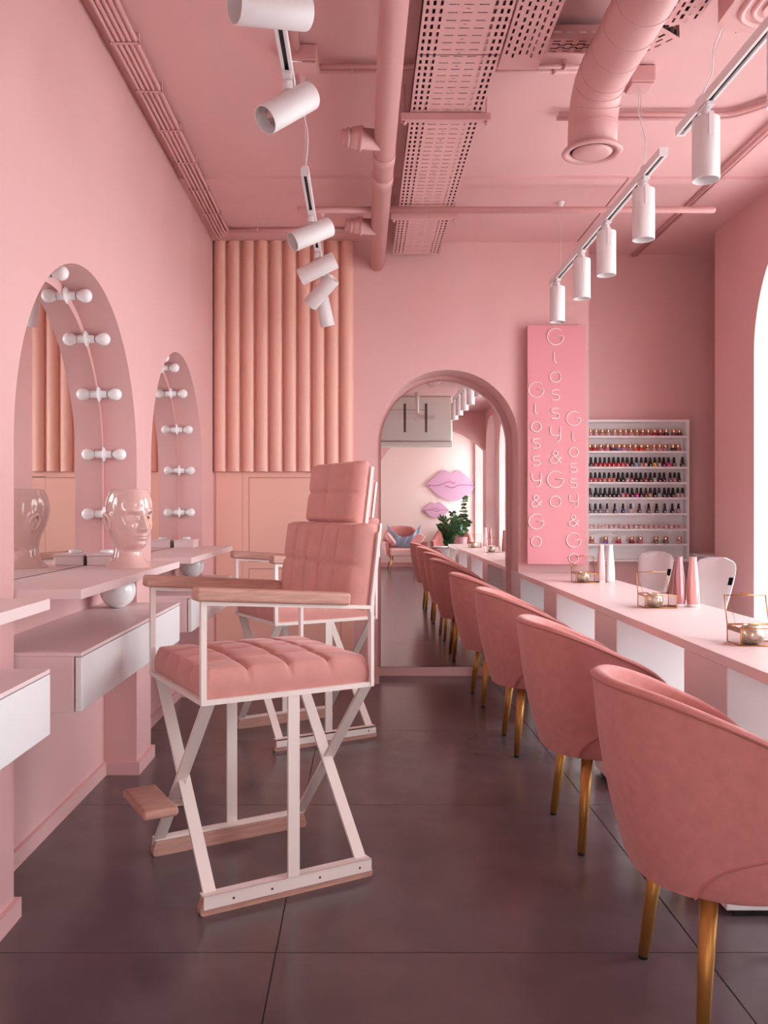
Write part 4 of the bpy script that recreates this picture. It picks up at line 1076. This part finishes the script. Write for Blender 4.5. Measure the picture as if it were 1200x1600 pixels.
spot(TXL, 4.18, (-.72, -.36, -.42), 'tilted white spotlight first on the far left track, lens visible', GL_)
spot(TXL, 4.78, (-.90, .10, -.42), 'white spotlight second on far left track, lens turned away', GL_)
spot(TXL, 5.28, (-.66, .42, -.62), 'white spotlight third on far left track, lens turned away', GL_)
spot(TXL, 5.60, (.22, .25, -.94), 'white spotlight last on far left track, pointing down', GL_, off=.14)

# ------------------------------------------------------------------ the room behind, met in the mirror
def lips(cx, cz, w, label):
    h = w/2
    t = thing('lip_sign', label, 'sign', (cx, YB, cz), 0, 'pink lip signs on the cream wall')
    o2 = [(-1, .02), (-.80, .22), (-.55, .44), (-.34, .60), (-.22, .58), (-.06, .49), (.06, .49), (.16, .55), (.26, .60), (.40, .53), (.66, .32), (.86, .12), (1, .0), (.94, -.10), (.72, -.34), (.45, -.53), (.15, -.62), (-.15, -.60), (-.45, -.47), (-.72, -.25), (-.90, -.06)]
    sp = [(p.x, p.y) for p in smooth_path([(a, b, 0) for a, b in o2], 3, True)]
    poly = [(cx+a*h, cz+b*h) for a, b in sp]
    obj('lip_panel', MB().prism(poly, YB+.002, YB+.055, mapF), 'lips_pink', t, bevel=.006, world=True)
    for pts in ([(-.92, 0), (-.55, -.02), (-.2, .10), (-.02, .14), (.06, .06), (.16, .12)], [(-.25, -.02), (0, -.10), (.12, -.10), (.3, 0), (.6, .0), (.92, -.01)]):
        obj('lip_line', MB().tube([Vector((cx+p.x*h, YB+.056, cz+p.y*h)) for p in smooth_path([(a, b, 0) for a, b in pts], 4)], .006*w+.003, 6), 'lips_line', t, world=True)
lips(1.93, 1.76, 1.08, 'large pink lips sign reflected in the arched mirror')
lips(1.60, 1.225, .55, 'small pink lips sign below the large one, in mirror')

def armchair(loc, rz, label, throw_label, wide):
    t = thing('lounge_armchair', label, 'armchair', loc, rz, 'coral lounge armchairs by the cream wall')
    # faces +y
    NU, NV = 44, 10; us = [2*i/NU-1 for i in range(NU+1)]
    def p(u, k, ins):
        an = u*2.15; a, b = .39-ins, .34-ins
        x = a*math.sin(an) if abs(an) < PI/2 else math.copysign(a, an); y = -b*math.cos(an) if abs(an) < PI/2 else (abs(an)-PI/2)*.62*.8
        zt = sinterp([(0, .90), (.3, .86), (.5, .70), (.62, .60), (1.0, .585)], abs(u)); z = .30+(zt-.30)*k
        f = 1+.12*k; return (x*f, y*f, z)
    G = []
    for u in us: G.append([p(u, j/NV, 0) for j in range(NV+1)]+[p(u, 1-j/NV, .06) for j in range(NV+1)]+[p(u, 0, 0)])
    mb = MB().grid(G); 
    for e in (0, -1): mb.add(G[e][:-1], [tuple(range(len(G[e])-1))])
    obj('shell', mb, 'velvet_pink', t)
    obj('seat', MB().box(-.33, -.27, .30, .33, .36, .45), 'cushion_blush', t, bevel=.04, bseg=3)
    for (x, y) in ((-.30, .30), (.30, .30), (-.26, -.24), (.26, -.24)): obj('leg', MB().cyl((x*.9, y*.9, .30), (x*1.12, y*1.12, 0), .014, .009, 12), 'gold_mirror', t)
    return t
armchair((.86, -4.66, 0), -.12, 'coral lounge armchair with grey-blue throw, reflected in the mirror', '', True)
armchair((1.90, -5.08, 0), .18, 'coral lounge armchair with blue throw, behind reflected plants', '', True)
def drape(loc, w, label, folds, rz=0.0, v=True):
    rows = []
    for i in range(41):
        q = i/40; row = []
        for j in range(13):
            k = j/12
            sag = (0.42 if v else .10)*(1-(2*q-1)**2)
            x = (q-.5)*w*(1-.12*k); z = .915-sag*.62-k*(.38 if v else .30)*(1-.45*(1-(2*q-1)**2)); y = .02+.05*math.sin(q*folds+k*3)*.6+.05*k+.20*(1-(2*q-1)**2)
            row.append((x, y, z))
        rows.append(row)
    o = obj('throw_blanket', MB().grid(rows), 'blue_knit'); m_ = o.modifiers.new('thickness', 'SOLIDIFY'); m_.thickness = .018
    o.location = loc; o.rotation_euler = (0, 0, rz); tag(o, label, 'blanket', 'knitted throws on the lounge armchairs'); return o
drape((.88, -4.93, 0.015), .70, 'grey-blue throw draped in a V over the reflected armchair', 26)
drape((2.0, -5.40, 0.05), .50, 'light blue throw over the armchair behind the plants', 14, v=False)
def scatter(loc, rz, label, tilt=.5):
    NU = 18; g1 = []; g2 = []
    for i in range(NU+1):
        a = 2*i/NU-1; r1 = []; r2 = []
        for j in range(NU+1):
            b = 2*j/NU-1; h = .055*((1-a**4)*(1-b**4))**.55; sx = .15*a*(1-.10*b*b); sy = .15*b*(1-.10*a*a); r1.append((sx, sy, h)); r2.append((sx, sy, -h))
        g1.append(r1); g2.append(r2[::-1])
    o = obj('scatter_cushion', MB().grid(g1).grid(g2), 'cushion_blush'); o.location = loc; o.rotation_euler = (tilt, .9, rz); tag(o, label, 'cushion', 'blush cushions on the lounge armchair')
scatter((.585, -4.56, .63), .2, 'blush scatter cushion on the left arm of reflected armchair', .3)
scatter((1.14, -4.56, .62), PI-.2, 'blush scatter cushion on the right arm of reflected armchair', .3)

def pot(t, x, y, r, h, m='pot_pink', z=0.0): 
    obj('pot', MB().lathe([(r*.78, z), (r*.8, z+.005), (r, z+h-.01), (r*1.03, z+h), (r*.92, z+h), (r*.9, z+h-.03), (.001, z+h-.03)], 24, Matrix.Translation((x, y, 0)), cap1=False), m, t)
def leaf_mb(mb, base, d, L, w, droop=.3, roll=0.0):
    base = Vector(base); d = Vector(d).normalized(); side = d.cross(Vector((0,0,1))); side = side.normalized() if side.length > .01 else Vector((1,0,0))
    side = Matrix.Rotation(roll, 3, d) @ side; up = side.cross(d); v = []; n = 5
    for i in range(n+1):
        q = i/n; c = base+d*L*q-Vector((0,0,droop*L*q*q)); ww = w*math.sin(PI*min(.98, q*.92+.06))**.8
        v += [tuple(c-side*ww+up*ww*.15), tuple(c), tuple(c+side*ww+up*ww*.15)]
    f = []
    for i in range(n): a = i*3; f += [(a, a+1, a+4, a+3), (a+1, a+2, a+5, a+4)]
    mb.add(v, f, True)
def plant(loc, label, kind):
    t = thing('potted_plant', label, 'plant', loc)
    rnd = random.Random(5 if kind else 9)
    if kind == 0:      # dense upright leaflets
        pot(t, 0, 0, .17, .22, 'ceramic_white')
        for k in range(15):
            a = 2*PI*k/15+rnd.uniform(-.2, .2); ln = rnd.uniform(.36, .60); sp = rnd.uniform(.10, .30)
            tip = Vector((math.cos(a)*sp, math.sin(a)*sp, .18+ln)); p0 = Vector((math.cos(a)*.05, math.sin(a)*.05, .19))
            mid = p0.lerp(tip, .5)+Vector((-math.cos(a)*.03, -math.sin(a)*.03, .05)); pa = smooth_path([p0, mid, tip], 9)
            s_ = obj('stem', MB().tube(pa, .006, 6), 'stem', t)
            mb = MB()
            for i in range(3, len(pa)):
                d = (pa[i]-pa[i-1]).normalized()
                for sgn in (-1, 1):
                    sd = Vector((-math.sin(a), math.cos(a), 0))*sgn
                    leaf_mb(mb, pa[i], sd+d*.8, .105, .017, .1, rnd.uniform(-.9, .9))
            leaf_mb(mb, pa[-1], d, .10, .018, 0)
            obj('leaves', mb, 'leaf', s_)
    else:              # airy eucalyptus-like stems
        pot(t, 0, 0, .125, .24)
        for k in range(6):
            a = 2*PI*k/6+.4; ln = (.80, .45, .38, .5, .42, .34)[k]; sp = (.06, .26, .24, .18, .22, .24)[k]
            p0 = Vector((math.cos(a)*.03, math.sin(a)*.03, .21)); tip = Vector((math.cos(a)*sp, math.sin(a)*sp, .21+ln)); pa = smooth_path([p0, p0.lerp(tip, .5)+Vector((0, 0, .05)), tip], 6)
            s_ = obj('stem', MB().tube(pa, .005, 6), 'stem', t); mb = MB()
            for i in range(2, len(pa)):
                for q in range(3):
                    b = rnd.uniform(0, 2*PI); leaf_mb(mb, pa[i], (math.cos(b), math.sin(b), .35), .095, .036, .2, rnd.uniform(-1.4, 1.4))
            obj('leaves', mb, 'leaf_pale', s_)
    return t
def plant_stand(loc, h, r, label):
    t = thing('plant_stand', label, 'side table', loc, 0, 'blush plant stands by the cream wall')
    obj('table_top', MB().lathe([(r, h-.02), (r, h)], 32), 'laminate_pink', t)
    for k in range(3):
        a = 2*PI*k/3; obj('leg', MB().cyl((.6*r*math.cos(a), .6*r*math.sin(a), h-.02), (.9*r*math.cos(a), .9*r*math.sin(a), 0), .011, .009, 10), 'gold', t)
plant_stand((1.62, -3.15, 0), .30, .21, 'low round stand under the dark green plant, in mirror')
plant_stand((1.93, -3.80, 0), .46, .16, 'taller round stand under the pale leafy plant, in mirror')
plant((1.62, -3.15, .301), 'dense dark green plant in white pot, reflected in mirror', 0)
plant((1.93, -3.80, .461), 'airy pale green plant in pink pot, reflected in mirror', 1)

# hanging white screen and empty television bracket
sc = thing('ceiling_screen', 'large off-white hanging panel reflected at the mirror top', 'panel', (.4, -1.9, 2.3))
obj('panel_body', MB().box(-.75, -2.05, 2.40, 1.55, -1.78, 3.174), 'screen_grey', sc, bevel=.03, bseg=3, world=True)
obj('lower_rail', MB().box(-.75, -2.06, 2.315, 1.55, -1.755, 2.393), 'screen_grey', sc, bevel=.012, world=True)
obj('seam', MB().box(-.3, -1.782, 2.935, 1.12, -1.778, 2.941), 'mirror_edge', sc, world=True)
tv = thing('television_bracket', 'empty white television bracket on a ceiling pole, in mirror', 'bracket', (.92, -1.35, ZC))
obj('pole', MB().cyl((.92, -1.35, 2.77), (.92, -1.35, ZC), .030, n=16), 'lamp_white', tv, world=True)
obj('joint', MB().box(.885, -1.385, 2.71, .955, -1.30, 2.83), 'lamp_white', tv, bevel=.004, world=True)
obj('cross_bar', MB().box(.60, -1.30, 2.735, 1.18, -1.275, 2.795), 'lamp_white', tv, world=True)
for x in (.71, 1.06): obj('upright', MB().box(x-.02, -1.275, 2.51, x+.02, -1.25, 2.98), 'mirror_edge', tv, world=True)
gt = thing('glass_table', 'small glass table with white tray, glimpsed in the mirror', 'table', (1.42, -2.6, 0))
obj('table_top', MB().lathe([(.26, .54), (.26, .552)], 36), 'clear_glass', gt)
for k in range(3):
    a = 2*PI*k/3; obj('leg', MB().cyl((.18*math.cos(a), .18*math.sin(a), .539), (.24*math.cos(a), .24*math.sin(a), 0), .010, n=10), 'gold', gt)
ty = obj('serving_tray', MB().lathe([(.10, 0), (.13, .004), (.14, .022), (.134, .022), (.12, .008), (.001, .006)], 28, cap1=False), 'ceramic_white'); ty.location = (1.42, -2.6, .553)
tag(ty, 'white tray on the glass table, glimpsed in the mirror', 'tray')
